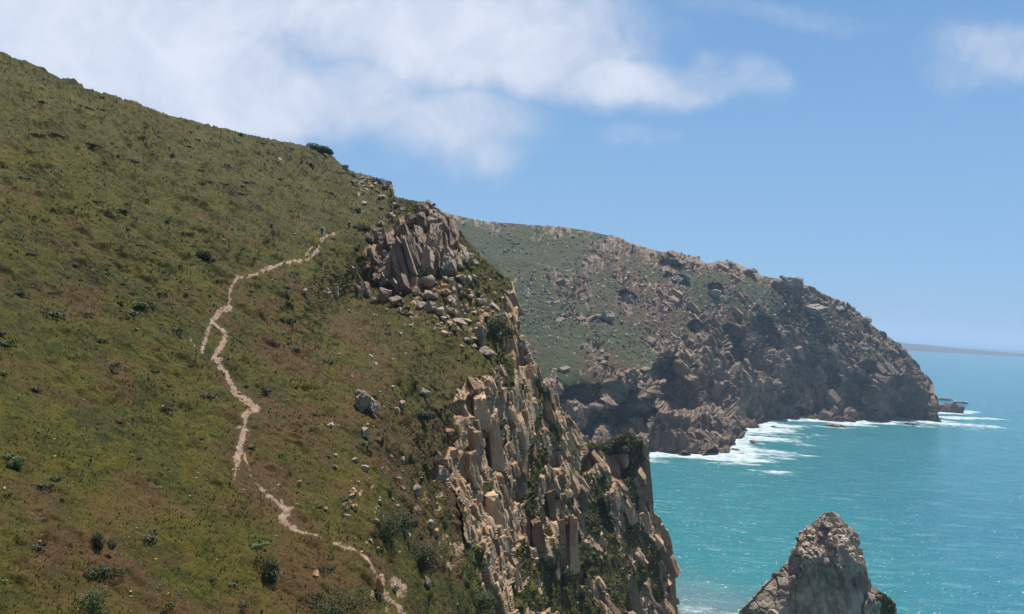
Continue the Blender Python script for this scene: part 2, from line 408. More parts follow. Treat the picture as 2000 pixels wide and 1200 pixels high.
ctrl += [(630, 457, 150), (560, 400, 165), (600, 286, 250), (450, 255, 205), (300, 218, 172), (150, 165, 150), (0, 101, 136), (-250, 18, 120), (300, 300, 140), (450, 340, 158), (690, 340, 262), (765, 385, 245), (700, 400, 205),
         (700, 590, 145), (790, 590, 149), (700, 480, 158), (790, 500, 160), (860, 500, 164), (840, 408, 177), (900, 540, 164), (900, 468, 180),
         (850, 620, 143), (900, 640, 147), (950, 690, 146), (860, 720, 122), (940, 560, 172), (985, 560, 184), (1000, 545, 192), (1000, 640, 170), (1012, 670, 174),
         (1045, 725, 182), (1090, 790, 196), (1130, 848, 212), (1170, 868, 228), (1220, 850, 242), (1260, 858, 252), (1270, 950, 257), (1290, 1028, 264), (1312, 1060, 269), (1320, 1200, 274), (1345, 1400, 282),
         (1000, 720, 161), (1000, 800, 153), (1000, 900, 144), (1000, 1000, 136), (1000, 1100, 127), (1000, 1200, 117), (1000, 1400, 104),
         (945, 760, 126), (940, 850, 120), (940, 950, 114), (945, 1050, 106), (955, 1150, 104), (965, 1200, 101),
         (890, 780, 115), (890, 860, 108), (870, 950, 96), (895, 1050, 92), (910, 1150, 85), (920, 1200, 82), (880, 1400, 66),
         (1100, 860, 192), (1100, 950, 184), (1100, 1050, 176), (1100, 1200, 163), (1100, 1400, 145), (1180, 900, 226), (1180, 1000, 215), (1180, 1100, 205), (1180, 1200, 192), (1180, 1400, 170), (1250, 900, 249), (1250, 1000, 244), (1250, 1100, 238), (1250, 1200, 228), (1250, 1400, 205)]
near_ev = tps(ctrl)
cols = np.concatenate([np.arange(-420, 0, 4.0), np.arange(0, 820, 1.9), np.arange(820, 1345.1, 1.35)])
NV, NB, NK = 600, 36, 26                                   # rows in view, below the frame, behind the crest
ytop = np.interp(cols, [p[0] for p in SKY_LINE], [p[1] for p in SKY_LINE])
tv = np.linspace(0, 1, NV)
PXg = np.repeat(cols[None], NV + NB, 0)
PYg = np.concatenate([ytop[None] + tv[:, None] * (np.maximum(1215, ytop + 2) - ytop)[None],
                      np.maximum(1215, ytop + 2)[None] + (np.arange(1, NB + 1) / NB)[:, None] * 220.0], 0)
Dg = near_ev(PXg, PYg)
# recesses and bulges of the sea cliff: (px, py, rx, ry, tilt deg, metres deeper)
RECESS = [(940, 795, 30, 22, 10, 5), (966, 872, 20, 46, 4, 7), (925, 905, 22, 36, 8, 4), (962, 990, 26, 32, -6, 6), (1108, 1072, 22, 48, 3, 6), (1020, 700, 12, 18, 0, 4), (1242, 1168, 18, 34, 12, 6), (1072, 985, 12, 28, 0, 5),
          (860, 925, 30, 12, 0, 3), (1310, 1110, 9, 50, 0, 6), (1255, 985, 16, 20, 0, 4), (1140, 1120, 10, 26, 20, 4), (990, 1110, 14, 34, 10, 4), (900, 800, 18, 18, 0, 3), (1045, 1040, 16, 30, 0, 4),
          (1014, 800, 22, 110, -7, -3.5), (1098, 1050, 8, 60, 2, -2), (905, 1010, 9, 60, -10, -2.5), (975, 690, 8, 40, 0, -3), (1210, 900, 18, 40, 0, 4), (1262, 930, 10, 30, 0, 4), (1020, 960, 14, 26, 0, 5), (1150, 900, 14, 26, 20, 4), (1090, 900, 12, 22, 15, 4), (1180, 1010, 9, 40, -20, 3)]
jx = 7 * fbm(np.stack([PXg.ravel(), PYg.ravel(), 0 * PXg.ravel()], 1), 26, 3, seed=3).reshape(PXg.shape)
for (cx, cy, rx, ry, ang, dp) in RECESS:
    a = math.radians(ang); dx = PXg + jx - cx; dy = PYg - cy + jx * .6
    u_ = (dx * math.cos(a) + dy * math.sin(a)) / rx; v_ = (-dx * math.sin(a) + dy * math.cos(a)) / ry
    mk = 1 - sstep(.8, 1.02, (np.abs(u_) ** 3 + np.abs(v_) ** 3) ** (1 / 3))
    if dp > 0:                                                        # upright back wall under its own brow
        mk = np.where(mk > 0, mk, 0); wall = near_ev(cx, cy - ry) + .35 * dp
        Dg = Dg + mk * (np.maximum(Dg + .5 * dp, np.minimum(wall, Dg + 3.5 * dp)) - Dg)
    else:
        Dg = Dg + dp * mk
G = at(PXg, PYg, Dg)
# the far side of the crest: falls away behind it
ridge = G[0]; rd = ridge - CAM; hd = rd * np.array([1, 1, 0]); hd /= np.linalg.norm(hd, axis=1, keepdims=True)
slope = rd[:, 2] / np.linalg.norm(rd[:, :2], axis=1)
steep = sstep(880, 1040, cols)
back = []
for k in range(NK, 0, -1):
    s = 0.8 * k + 0.16 * k * k
    drop = (0.05 * s + 0.004 * s * s) * (1 - steep) + steep * (1.1 * s)
    z = ridge[:, 2] + s * np.minimum(slope, 0.0) - drop
    back.append(np.concatenate([ridge[:, :2] + s * hd[:, :2], z[:, None]], 1))
G = np.concatenate([np.array(back), G], 0)
PXf = np.concatenate([np.repeat(cols[None], NK, 0), PXg], 0); PYf = np.concatenate([np.repeat(ytop[None], NK, 0) - 1, PYg], 0)
Gs = np.stack([blur(G[..., k], 6) for k in range(3)], -1)
Nn = grid_normals(Gs)
Nn *= np.sign((Nn * (CAM - Gs)).sum(-1, keepdims=True) + 1e-9)
Nn[:NK] = np.where(Nn[:NK, :, 2:3] < 0, -Nn[:NK], Nn[:NK])
shape = PXf.shape
P = G.reshape(-1, 3); N = Nn.reshape(-1, 3); px = PXf.ravel(); py = PYf.ravel()
pix3 = np.stack([px, py, 0 * px], 1)
# where bare rock shows
CLIFF = [(1004, 548), (985, 575), (992, 640), (985, 690), (960, 735), (925, 745), (895, 765), (878, 795), (893, 850), (872, 880), (836, 920), (840, 942), (880, 950), (905, 985), (898, 1040), (915, 1090), (935, 1140), (955, 1185), (965, 1260), (965, 1500), (1500, 1500), (1500, 548)]
GREENS = [  # (px, py, rx, ry, tilt) vegetation lying over the rock
    (1048, 830, 9, 60, 0), (1042, 930, 14, 60, 0), (1030, 990, 14, 30, 0), (1190, 865, 50, 16, -8), (1225, 860, 34, 22, 0), (1165, 1010, 26, 80, -22), (1150, 1100, 30, 60, -25), (1230, 960, 16, 60, -15), (1240, 1040, 24, 50, -35),
    (1270, 1075, 40, 22, 35), (1195, 1160, 26, 50, -20), (1130, 1165, 30, 50, -25), (1075, 1150, 26, 60, -25), (1285, 1150, 16, 40, -20), (1030, 1090, 16, 40, -10), (990, 730, 14, 40, 0), (975, 830, 12, 14, 0), (950, 960, 8, 24, 0),
    (1210, 1100, 14, 40, -15), (1060, 900, 10, 30, 0), (1185, 940, 18, 22, 0), (1005, 1175, 16, 34, -20), (1110, 980, 12, 16, 0),
    (1130, 1080, 26, 70, -25), (1200, 1050, 30, 60, -25), (1220, 1130, 34, 50, -30), (1160, 960, 20, 60, -22), (1260, 1110, 30, 40, 20), (1060, 1010, 14, 40, -8), (1090, 1180, 26, 40, -25), (1150, 1195, 30, 30, -20), (1040, 1170, 20, 40, -20), (1240, 900, 20, 26, 0),
    (1050, 760, 8, 26, -20), (1085, 850, 8, 30, -20), (930, 1090, 14, 40, -10), (975, 1060, 12, 30, -10), (1030, 900, 9, 26, 0)]
rock = np.where(inpoly(px + 9 * fbm(pix3, 30, 4, seed=8), py + 14 * fbm(pix3, 34, 4, seed=9), CLIFF), 1.0, 0.0)
gn = fbm(pix3 * np.array([1, .45, 1]), 16, 4, .6, seed=21)
for (cx, cy, rx, ry, ang) in GREENS:
    a = math.radians(ang); dx = px - cx; dy = py - cy
    e = np.hypot((dx * math.cos(a) + dy * math.sin(a)) / rx, (-dx * math.sin(a) + dy * math.cos(a)) / ry)
    rock = rock - 1.0 * (1 - sstep(.55, 1.15, e + .9 * gn))
rock = np.clip(rock, 0, 1)
# mixed ground: boulder field under the crag and along the crest
for (cx, cy, rx, ry, s) in [(860, 600, 90, 70, .38), (940, 640, 60, 60, .38), (715, 350, 60, 30, .3), (800, 500, 120, 90, .6), (765, 440, 60, 30, .45), (690, 960, 60, 40, .28), (720, 1010, 60, 30, .28), (840, 990, 50, 60, .38), (880, 1080, 40, 70, .36), (470, 850, 22, 60, .25), (760, 1160, 60, 50, .3)]:
    e = np.hypot((px - cx) / rx, (py - cy) / ry)
    rock = np.maximum(rock, s * (1 - sstep(.5, 1.1, e)) + 0.45 * fbm(pix3, 14, 4, .6, seed=31) * (1 - sstep(.7, 1.2, e)))
rock = np.clip(rock, 0, 1)
depth = np.linalg.norm(P - CAM, axis=1)
# vegetation relief
veg = 0.34 * fbm(P, 3.4, 3, seed=41) + 0.20 * np.abs(fbm(P, 1.1, 3, seed=43)) * 1.4 + .9 * np.maximum(0, fbm(P, 2.6, 3, .55, seed=47) - .12)
veg = veg * np.clip(depth / 70.0, .75, 1.6)
# rock relief: upright jointed slabs, then blocks, then rubble
rs = rock > 0.15
Rv = rot_xyz(math.radians(6), math.radians(-10), math.radians(24))
relief = np.zeros(len(P))
Pr = P[rs]
spc = np.maximum(np.linalg.norm(np.gradient(G, axis=1), axis=-1), np.linalg.norm(np.gradient(G, axis=0), axis=-1))
spc = blur(np.minimum(spc, 8), 3).ravel()[rs]                # how finely the ground is sampled here
lv = lambda size: np.clip(size / (4.0 * spc) - .15, 0, 1)
big_ = np.clip(np.linalg.norm(Pr - CAM, axis=1) / 150.0, .7, 1.7)
ra = (.8 * big_ * lv(4.0) * blocks(Pr, (4.6, 5.5, 17.0), Rv, 61, .5, .2) + .3 * lv(2.2) * blocks(Pr, (2.0, 2.3, 7.5), Rv, 62, .5, .2) + .0 * lv(1.0) * blocks(Pr, (.95, 1.0, 2.4), Rv @ rot_xyz(.3, .2, .4), 63, .9)
      + 1.6 * fbm(Pr, 16, 3, seed=64) )
relief[rs] = ra
amp = np.clip(1 - (1300 - px) * 0, .6, 1)
edge_soft = 0.45 + 0.55 * sstep(0, 14, py - np.interp(px, cols, ytop))
k = sstep(.45, .85, rock)
P2 = P + N * ((1 - k) * veg + k * relief * edge_soft * amp)[:, None]
G2 = P2.reshape(shape + (3,))
Q = grid_quads(*shape)
qx = px[Q].mean(1); qy = py[Q].mean(1); qrock = rock[Q].mean(1); qrow = (Q[:, 0] // shape[1])
# the trodden path: its own surface, cut out of the same ground
PATHS = [[(668, 453, 4), (640, 461, 6), (626, 470, 8), (622, 484, 9), (614, 497, 11), (600, 508, 9), (560, 517, 8), (520, 528, 9), (490, 540, 9), (462, 545, 13), (452, 560, 8), (446, 580, 8), (450, 600, 14), (426, 613, 14), (413, 632, 11), (405, 650, 13), (398, 672, 11), (394, 690, 8)],
         [(622, 474, 5), (610, 482, 6), (596, 500, 5)], [(414, 626, 11), (428, 643, 11), (437, 652, 11), (439, 666, 15), (428, 685, 15), (415, 700, 14), (430, 716, 14), (449, 742, 13), (457, 768, 17), (478, 782, 15), (502, 799, 18), (473, 817, 17), (478, 842, 17), (469, 866, 19), (464, 898, 20), (459, 922, 9), (456, 942, 5), (476, 966, 3)],
         [(478, 885, 8), (490, 925, 5), (503, 948, 9), (520, 970, 8), (546, 990, 14), (560, 1004, 24), (546, 1015, 18), (572, 1032, 11), (612, 1051, 8), (630, 1061, 2)], [(648, 1070, 10), (690, 1080, 14), (714, 1100, 15), (724, 1118, 14), (734, 1136, 9), (755, 1162, 14), (775, 1187, 14), (792, 1212, 12), (830, 1290, 16)],
         [(764, 1134, 15), (784, 1148, 17), (774, 1164, 12)], [(370, 655, 3), (381, 672, 5), (377, 692, 3)], [(1213, 902, 4), (1186, 930, 7), (1180, 950, 9), (1194, 985, 13), (1204, 1020, 14), (1210, 1060, 12), (1213, 1092, 8)], [(536, 302, 3), (549, 312, 4)], [(700, 378, 4), (712, 402, 4), (724, 428, 3)], [(676, 448, 3), (684, 440, 5)]]
qp = np.full(len(Q), 1e9)
near_any = (qx > 350) & (qx < 1240) & (qy > 290) & (qrow >= NK)
for ln in PATHS:
    qp[near_any] = np.minimum(qp[near_any], seg_dist(qx[near_any], qy[near_any], ln))
q3 = np.stack([qx, qy, 0 * qx], 1)[near_any]
qn = np.zeros(len(Q)); qn[near_any] = 2.8 + 6.5 * fbm(q3, 7.5, 4, .7, seed=71)
is_path = (qp + qn < 0)
is_cliff = (qrock > 0.5) & ~is_path & (qx > 820) & (qy > 520) & inpoly(qx, qy, [(x - (14 if x < 1000 else 0), y) for x, y in CLIFF])
rust = np.clip(.36 + .85 * fbm(P2, 5.5, 4, .7, seed=45) + .34 * fbm(P2, 26, 3, .6, seed=46) + .10 * sstep(700, 1150, py) + .10 * sstep(420, 560, px) * sstep(480, 600, py) - .30 * sstep(560, 300, py), 0, 1)
rust = np.where((px > 900) & (py > 470), rust * .45, rust)
attrs = {'rock': rock, 'rust': rust}
GROUND_SPLIT = (~is_path & ~is_cliff, is_cliff, is_path)

def near_point(x, y):
    """ground of the near hill under a photo pixel, with its depth"""
    c = int(np.argmin(np.abs(cols - x)))
    r = NK + int(np.argmin(np.abs(PYg[:, c] - y)))
    p = G2[r, c]
    return p.copy(), float((p - CAM) @ _f), Nn[r, c].copy()

# ------------------------------------------------------------------ headland
HSKY = [(540, 366), (680, 382), (800, 396), (865, 415), (905, 424), (940, 432), (1000, 437), (1050, 440), (1100, 443), (1150, 451), (1200, 463), (1240, 478), (1290, 492), (1330, 495), (1360, 503), (1380, 515), (1400, 513), (1425, 511), (1450, 519), (1480, 535), (1500, 542), (1520, 545), (1560, 556), (1590, 566), (1610, 574), (1640, 588), (1670, 606), (1690, 622),
        (1703, 634), (1720, 648), (1745, 664), (1768, 680), (1780, 698), (1797, 722), (1815, 740), (1821, 748), (1822, 776), (1828, 800), (1836, 822), (1842, 836)]
WL = [(1120, 905), (1262, 894), (1290, 885), (1368, 887), (1376, 884), (1418, 880), (1430, 858), (1474, 834), (1500, 824), (1548, 820), (1595, 818), (1640, 823), (1690, 818), (1722, 824), (1745, 816), (1790, 820), (1842, 826)]
def wd(x, y): return float(sea_depth(x, y))
hc = [(540, 366, 1200), (540, 640, 800), (540, 900, 600), (800, 396, 1080), (865, 415, 1060), (940, 432, 1020), (1050, 440, 1000), (1150, 451, 985), (1240, 478, 975), (1330, 495, 972), (1400, 513, 980), (1480, 535, 985), (1540, 548, 990), (1600, 570, 1000), (1700, 632, 1010), (1770, 682, 1012), (1821, 750, 985), (1836, 822, 945),
      (880, 520, 830), (1000, 560, 770), (1000, 640, 690), (1050, 700, 625), (1100, 742, 592), (1100, 650, 690), (1150, 600, 750), (1200, 700, 655), (1250, 750, 632), (1200, 560, 810), (1300, 600, 805), (1300, 680, 720), (1350, 700, 722), (1350, 800, 655), (1280, 800, 622), (1400, 600, 852), (1400, 520, 950), (1420, 700, 812), (1420, 780, 790), (1500, 620, 900), (1480, 760, 836), (1550, 700, 930),
      (1550, 620, 950), (1600, 640, 955), (1650, 700, 946), (1650, 770, 920), (1700, 700, 950), (1740, 770, 926), (1750, 730, 948), (1800, 780, 940), (1140, 860, 588), (1200, 850, 603), (1000, 900, 545), (900, 900, 560), (1100, 900, 560)]
hc += [(x, y, wd(x, y)) for x, y in WL if x > 1250]
hev = tps(hc)
hcols = np.concatenate([np.arange(540, 860, 6.0), np.arange(860, 1842.1, 1.3)])
hty = np.interp(hcols, [p[0] for p in HSKY], [p[1] for p in HSKY])
hby = np.interp(hcols, [p[0] for p in WL], [p[1] for p in WL]) + 9
HN, HK = 300, 16
HX = np.repeat(hcols[None], HN, 0); HY = hty[None] + np.linspace(0, 1, HN)[:, None] * np.maximum(hby - hty, 3)[None]
HD = hev(HX, HY)
HREC = [(1135, 775, 52, 26, -8, 26), (1212, 812, 36, 56, 38, 30), (1150, 838, 24, 40, 38, 24), (1265, 800, 14, 40, 30, 16), (1340, 765, 62, 44, 12, 20), (1300, 720, 26, 30, 20, 14), (1500, 655, 20, 44, -24, 26), (1590, 803, 36, 11, 0, 14), (1672, 770, 26, 42, 24, 20), (1775, 775, 50, 44, 0, 7), (1400, 770, 30, 36, -10, 12), (1470, 790, 18, 34, 0, 10),
        (1430, 655, 18, 24, -30, 10), (1225, 582, 18, 14, 20, 8), (1620, 735, 18, 26, -20, 10), (1545, 770, 18, 22, 20, 9), (1700, 720, 16, 18, 0, 8), (1440, 690, 16, 30, -30, 10), (1365, 640, 22, 16, 0, 8), (1310, 520, 26, 12, 20, 6), (1320, 545, 28, 12, 20, 6), (1400, 565, 18, 12, 20, 6), (1600, 600, 20, 12, 10, 6)]
hj = 8 * fbm(np.stack([HX.ravel(), HY.ravel(), 0 * HX.ravel()], 1), 20, 4, .6, seed=103).reshape(HX.shape)
for (cx, cy, rx, ry, ang, dp) in HREC:
    a = math.radians(ang); dx = HX + hj - cx; dy = HY - cy + hj * .6
    u_ = (dx * math.cos(a) + dy * math.sin(a)) / rx; v_ = (-dx * math.sin(a) + dy * math.cos(a)) / ry
    mk = 1 - sstep(.72, 1.05, (np.abs(u_) ** 3 + np.abs(v_) ** 3) ** (1 / 3))
    wall = hev(cx, cy - ry) + .6 * dp
    HD = HD + mk * (np.maximum(HD + .6 * dp, np.minimum(wall, HD + 4 * dp)) - HD)
HG = at(HX, HY, HD)
rdg = HG[0]; rd = rdg - CAM; hdv = rd * np.array([1, 1, 0]); hdv /= np.linalg.norm(hdv, axis=1, keepdims=True)
st = sstep(1500, 1800, hcols); bk = []
for kk in range(HK, 0, -1):
    s = 3.0 * kk + .9 * kk * kk
    z = rdg[:, 2] - (0.06 * s + 0.0012 * s * s) * (1 - st) - st * (.9 * s) + s * np.minimum(0, rd[:, 2] / np.linalg.norm(rd[:, :2], axis=1))
    bk.append(np.concatenate([rdg[:, :2] + s * hdv[:, :2], z[:, None]], 1))
HG = np.concatenate([np.array(bk), HG], 0)
HXf = np.concatenate([np.repeat(hcols[None], HK, 0), HX], 0); HYf = np.concatenate([np.repeat(hty[None], HK, 0) - 1, HY], 0)
hs_ = np.stack([blur(HG[..., k], 4) for k in range(3)], -1)
HNn = grid_normals(hs_); HNn *= np.sign((HNn * (CAM - hs_)).sum(-1, keepdims=True) + 1e-9)
HNn[:HK] = np.where(HNn[:HK, :, 2:3] < 0, -HNn[:HK], HNn[:HK])
hP = HG.reshape(-1, 3); hN = HNn.reshape(-1, 3); hx = HXf.ravel(); hy = HYf.ravel(); h3 = np.stack([hx, hy, 0 * hx], 1)
lower = np.interp(hx, [800, 1050, 1150, 1240, 1300, 1400, 1480, 1560, 1640, 1720, 1780, 1842], [760, 745, 752, 730, 680, 640, 610, 650, 680, 690, 660, 640])
hrock = sstep(-25, 22, hy - lower + 26 * fbm(h3, 40, 4, .6, seed=111))
hmix = .42 + .55 * fbm(h3, 26, 4, .6, seed=112) + .75 * fbm(h3, 7, 3, .6, seed=113) + .22 * sstep(1050, 1400, hx)
GRN = [(1000, 500, 90, 60, 0), (1030, 600, 60, 90, 0), (1090, 690, 60, 70, 0), (920, 470, 60, 30, 0), (1200, 640, 40, 60, -30), (1360, 560, 30, 60, -35), (1330, 640, 40, 40, -35), (1540, 615, 40, 55, -40), (1600, 680, 50, 40, -25), (1660, 640, 30, 30, 0), (1250, 700, 60, 40, 0), (1100, 500, 50, 40, 0), (1440, 610, 20, 50, -35), (1690, 690, 24, 24, 0), (1270, 530, 60, 22, 20), (1400, 545, 40, 18, 10), (1470, 565, 40, 20, 10), (1180, 560, 40, 40, 0), (1250, 640, 30, 40, -30), (1560, 650, 60, 40, -30), (1620, 620, 40, 26, 20)]
gsum = np.zeros(len(hx))
for (cx, cy, rx, ry, ang) in GRN:
    a = math.radians(ang); dx = hx - cx; dy = hy - cy
    e = np.hypot((dx * math.cos(a) + dy * math.sin(a)) / rx, (-dx * math.sin(a) + dy * math.cos(a)) / ry)
    gsum = np.maximum(gsum, 1 - sstep(.4, 1.25, e))
hrock = np.clip(np.maximum(hrock, hmix) - .55 * gsum * (1 - .6 * hrock), 0, 1)
Rh = rot_xyz(math.radians(-20), math.radians(38), math.radians(20))
hrel = 4.5 * blocks(hP, (20, 26, 60), Rh, 120, .4, .2) + 1.6 * blocks(hP, (8, 11, 28), Rh, 121, .5, .2) + .9 * blocks(hP, (3.6, 4.2, 10), Rh, 122, .9) + .5 * blocks(hP, (2.0, 2.0, 4), Rh @ rot_xyz(.3, .1, .2), 123, .9) + 7.0 * fbm(hP, 60, 3, seed=124)
mdir = np.where((hx > 1290)[:, None], np.array([.72, .1, .68]), np.array([-.62, .1, .78]))
sv_ = (hP * mdir).sum(1) / 27.0 + 1.1 * fbm(hP, 50, 3, seed=131); sv_ = sv_ - np.floor(sv_)
sv2 = (hP * mdir).sum(1) / 9.0 + 1.0 * fbm(hP, 22, 3, seed=132); sv2 = sv2 - np.floor(sv2)
hrel = hrel + 9.5 * (sv_ * (1 - sstep(.86, 1.0, sv_)) - .4) + 2.2 * (sv2 * (1 - sstep(.85, 1.0, sv2)) - .4)
hveg = .9 * fbm(hP, 9, 3, seed=125) + 2.0 * fbm(hP, 45, 2, seed=126) + 1.3 * np.abs(fbm(hP, 4, 3, seed=127))
hk = sstep(.3, .7, hrock) * (.3 + .7 * sstep(.5, .95, hrock))
hs2 = .35 + .65 * sstep(0, 14, hy - np.interp(hx, hcols, hty))
hP2 = hP + hN * ((hveg * (1 - hk) + hk * hrel) * hs2)[:, None]
HG2 = hP2.reshape(HXf.shape + (3,))
def far_point(x, y):
    c = int(np.argmin(np.abs(hcols - x))); r = HK + int(np.argmin(np.abs(HY[:, c] - y)))
    p = HG2[r, c]
    return p.copy(), float((p - CAM) @ _f), HNn[r, c].copy()

# ------------------------------------------------------------------ sea
def sea_xy(x, y):
    p = at(x, y, sea_depth(x, y)); return p
STACK_C = at(1607, 1100, 250.0); STACK_C[2] = 0
sa_cols = np.concatenate([np.radians(np.arange(-178, -6, 8.0)), np.arctan((np.arange(880, 2040, 1.5) - 1000) / F), np.radians(np.arange(36, 181.5, 8.0))])
dep = np.concatenate([np.arange(1290, 668, -1.3), np.array([664, 660, 655, 650, 645, 640, 636, 632, 629, 627, 625.5])]) - 611.0
rad = H * F / dep
rad = np.concatenate([[60, 110, 170, 210], rad]); rad = rad[rad < 42000]
A_, R_ = np.meshgrid(sa_cols, rad)
SX = R_ * np.sin(A_); SY = R_ * np.cos(A_)
sp = np.stack([SX.ravel(), SY.ravel(), 0 * SX.ravel()], 1)
coast = [(x, y, 0) for x, y in [(1268, 898)] + WL[2:]]
cw = np.array([sea_xy(x, y) for x, y, _ in coast])
line = [(p[0], p[1], 0.0) for p in cw]
dcoast = seg_dist(sp[:, 0], sp[:, 1], line)
skl = [sea_xy(1826, 806), sea_xy(1856, 806), sea_xy(1890, 804)]
dsk = seg_dist(sp[:, 0], sp[:, 1], [(p[0], p[1], 6.0) for p in skl])
skl2 = [sea_xy(1830, 780), sea_xy(1880, 785)]
dsk2 = seg_dist(sp[:, 0], sp[:, 1], [(p[0], p[1], 4.0) for p in skl2])
fn = fbm(sp * np.array([.55, 1, 1]), 34, 5, .62, seed=201); fn2 = fbm(sp * np.array([.3, 1, 1]), 14, 4, .6, seed=202)
foam = sstep(-.45, .55, 1.0 - dcoast / (62 + 60 * fn) - .42 + .9 * fn2 + .45 * fn)
foam = np.maximum(foam, sstep(.0, .7, 1.0 - dsk / 24 + .8 * fn2)); foam = np.maximum(foam, sstep(.0, .7, .9 - dsk2 / 15 + .8 * fn2))
drift = seg_dist(sp[:, 0], sp[:, 1], [tuple(sea_xy(1850, 815)[:2]) + (22.,), tuple(sea_xy(1945, 818)[:2]) + (4.,)])
foam = np.maximum(foam, sstep(0, .8, .75 - drift / 16 + .9 * fn2))
for (x, y, rr) in [(1420, 905, 26), (1550, 868, 14), (1500, 845, 30), (1640, 835, 26), (1800, 832, 26), (1380, 890, 30), (1300, 890, 22)]:
    c = sea_xy(x, y); e = np.hypot((sp[:, 0] - c[0]) / 2.2, sp[:, 1] - c[1]) / rr
    foam = np.maximum(foam, .8 * sstep(.1, .9, 1 - e + .9 * fn2))
c = sea_xy(1345, 1188); e = np.hypot((sp[:, 0] - c[0]) / 20, (sp[:, 1] - c[1]) / 13)
foam = np.maximum(foam, .55 * sstep(.0, .9, 1.0 - e + 1.1 * fn2))
ds = np.hypot(sp[:, 0] - STACK_C[0], sp[:, 1] - STACK_C[1])
foam = np.maximum(foam, .7 * sstep(.1, .8, 1 - np.abs(ds - 30) / 9 + .8 * fn2))
far_foam = sstep(.2, .6, fbm(sp * np.array([.4, 1, 1]), 260, 3, seed=207)) * sstep(5150, 5230, R_.ravel()) * (1 - sstep(5330, 5420, R_.ravel()))
foam = np.maximum(foam, far_foam)
shallow = np.maximum(sstep(260, 20, dcoast) * .75, sstep(170, 30, seg_dist(sp[:, 0], sp[:, 1], [tuple(sea_xy(1290, 900)[:2]) + (0.,), tuple(sea_xy(1330, 1230)[:2]) + (0.,)])))
sand = sstep(70, 8, np.hypot(sp[:, 0] - sea_xy(1335, 1215)[0], (sp[:, 1] - sea_xy(1335, 1215)[1])))
sp[:, 2] = (.35 * fbm(sp, 16, 3, seed=205) + .25 * fbm(sp * np.array([.5, 1, 1]), 6, 2, seed=206)) * sstep(9000, 1200, R_.ravel()) - .1
def sea_mat():
    m, nt = new_mat("sea_water")
    Pw = nt.n('ShaderNodeTexCoord').outputs['Object']
    fo, sh, sa = nt.attr('foam'), nt.attr('shallow'), nt.attr('sand')
    big = nt.noise(nt.mapping(Pw, (.5, 1, 1)), .006, 4, .6)
    c = nt.mix(nt.smooth(big, .35, .65), (0.020, 0.108, 0.158), (0.027, 0.133, 0.176))
    c = nt.mix(sh, c, (0.024, 0.130, 0.155))
    c = nt.mix(nt.math('MULTIPLY', sa, .75), c, (0.10, 0.13, 0.145))
    streak = nt.noise(nt.mapping(Pw, (.22, 1, 1), (0, 0, .15)), .16, 6, .65)
    c = nt.mix(nt.smooth(streak, .50, .72, 0, .38), c, (0.12, 0.27, 0.30))
    fnz = nt.noise(nt.mapping(Pw, (.4, 1, 1), (0, 0, .12)), .30, 7, .72)
    f = nt.math('MULTIPLY', nt.smooth(nt.math('ADD', fo, nt.math('MULTIPLY', nt.math('SUBTRACT', fnz, .5), 2.4)), .35, 1.55), .95)
    cap = nt.smooth(nt.noise(nt.mapping(Pw, (.35, 1, 1), (0, 0, .2)), .55, 5, .7), .685, .74)
    patch = nt.smooth(nt.noise(Pw, .025, 3, .6), .48, .66)
    f = nt.math('MAXIMUM', f, nt.math('MULTIPLY', cap, nt.math('MULTIPLY', patch, .55)))
    c = nt.mix(f, c, (0.62, 0.65, 0.67))
    w1 = nt.noise(nt.mapping(Pw, (.7, 1, 1), (0, 0, .2)), .25, 3, .55); w2 = nt.noise(nt.mapping(Pw, (.8, 1, 1), (0, 0, -.3)), .8, 1, .5)
    n = nt.bump(nt.math('ADD', nt.math('MULTIPLY', w1, 1.85), nt.math('MULTIPLY', w2, .5)), 1.0, 1.0)
    rough = nt.math('ADD', .15, nt.math('MULTIPLY', f, .6))
    finish(nt, c, rough, n, spec=.12, IOR=1.33)
    return m
tag(mesh_np('sea', sp, grid_quads(*A_.shape), sea_mat(), {'foam': foam, 'shallow': shallow, 'sand': sand}, smooth=True), 'turquoise sea with white surf along the headland', 'sea', kind='structure')

# far low coast across the bay
fx = np.linspace(1640, 2300, 140); rows = []
for j, (dz, fr) in enumerate([(0, -2), (0, 3), (60, 18), (240, 60), (420, 100), (900, 60), (1600, 0)]):
    base = at(fx, 676 + (fx - 1780) * .0576, np.full(len(fx), 1.0)) - CAM
    k_ = 5400.0 / base[:, 1]
    p = CAM + base * k_[:, None]
    hgt = np.interp(fx, [1640, 1770, 1850, 1950, 2050, 2300], [58, 42, 28, 18, 13, 10]) * (1 + .12 * fbm(np.stack([fx, 0 * fx + j * 9, 0 * fx], 1), 18, 3, seed=301))
    rows.append(np.stack([p[:, 0] * (1 + dz / 5400), p[:, 1] + dz, hgt * fr / 100.0 - (2 if fr <= 0 else 0)], 1))
FC = np.array(rows)
m, nt = new_mat("far_coast_land")
Pc = nt.n('ShaderNodeTexCoord').outputs['Object']
finish(nt, nt.ramp(nt.noise(Pc, .008, 4, .6), [(.3, (.035, .03, .028)), (.6, (.06, .05, .045)), (.8, (.09, .08, .07))]), .95)
tag(mesh_np('far_coast', FC.reshape(-1, 3), grid_quads(*FC.shape[:2]), m), 'low hazy strip of far coast on the horizon across the bay', 'coast', kind='structure')

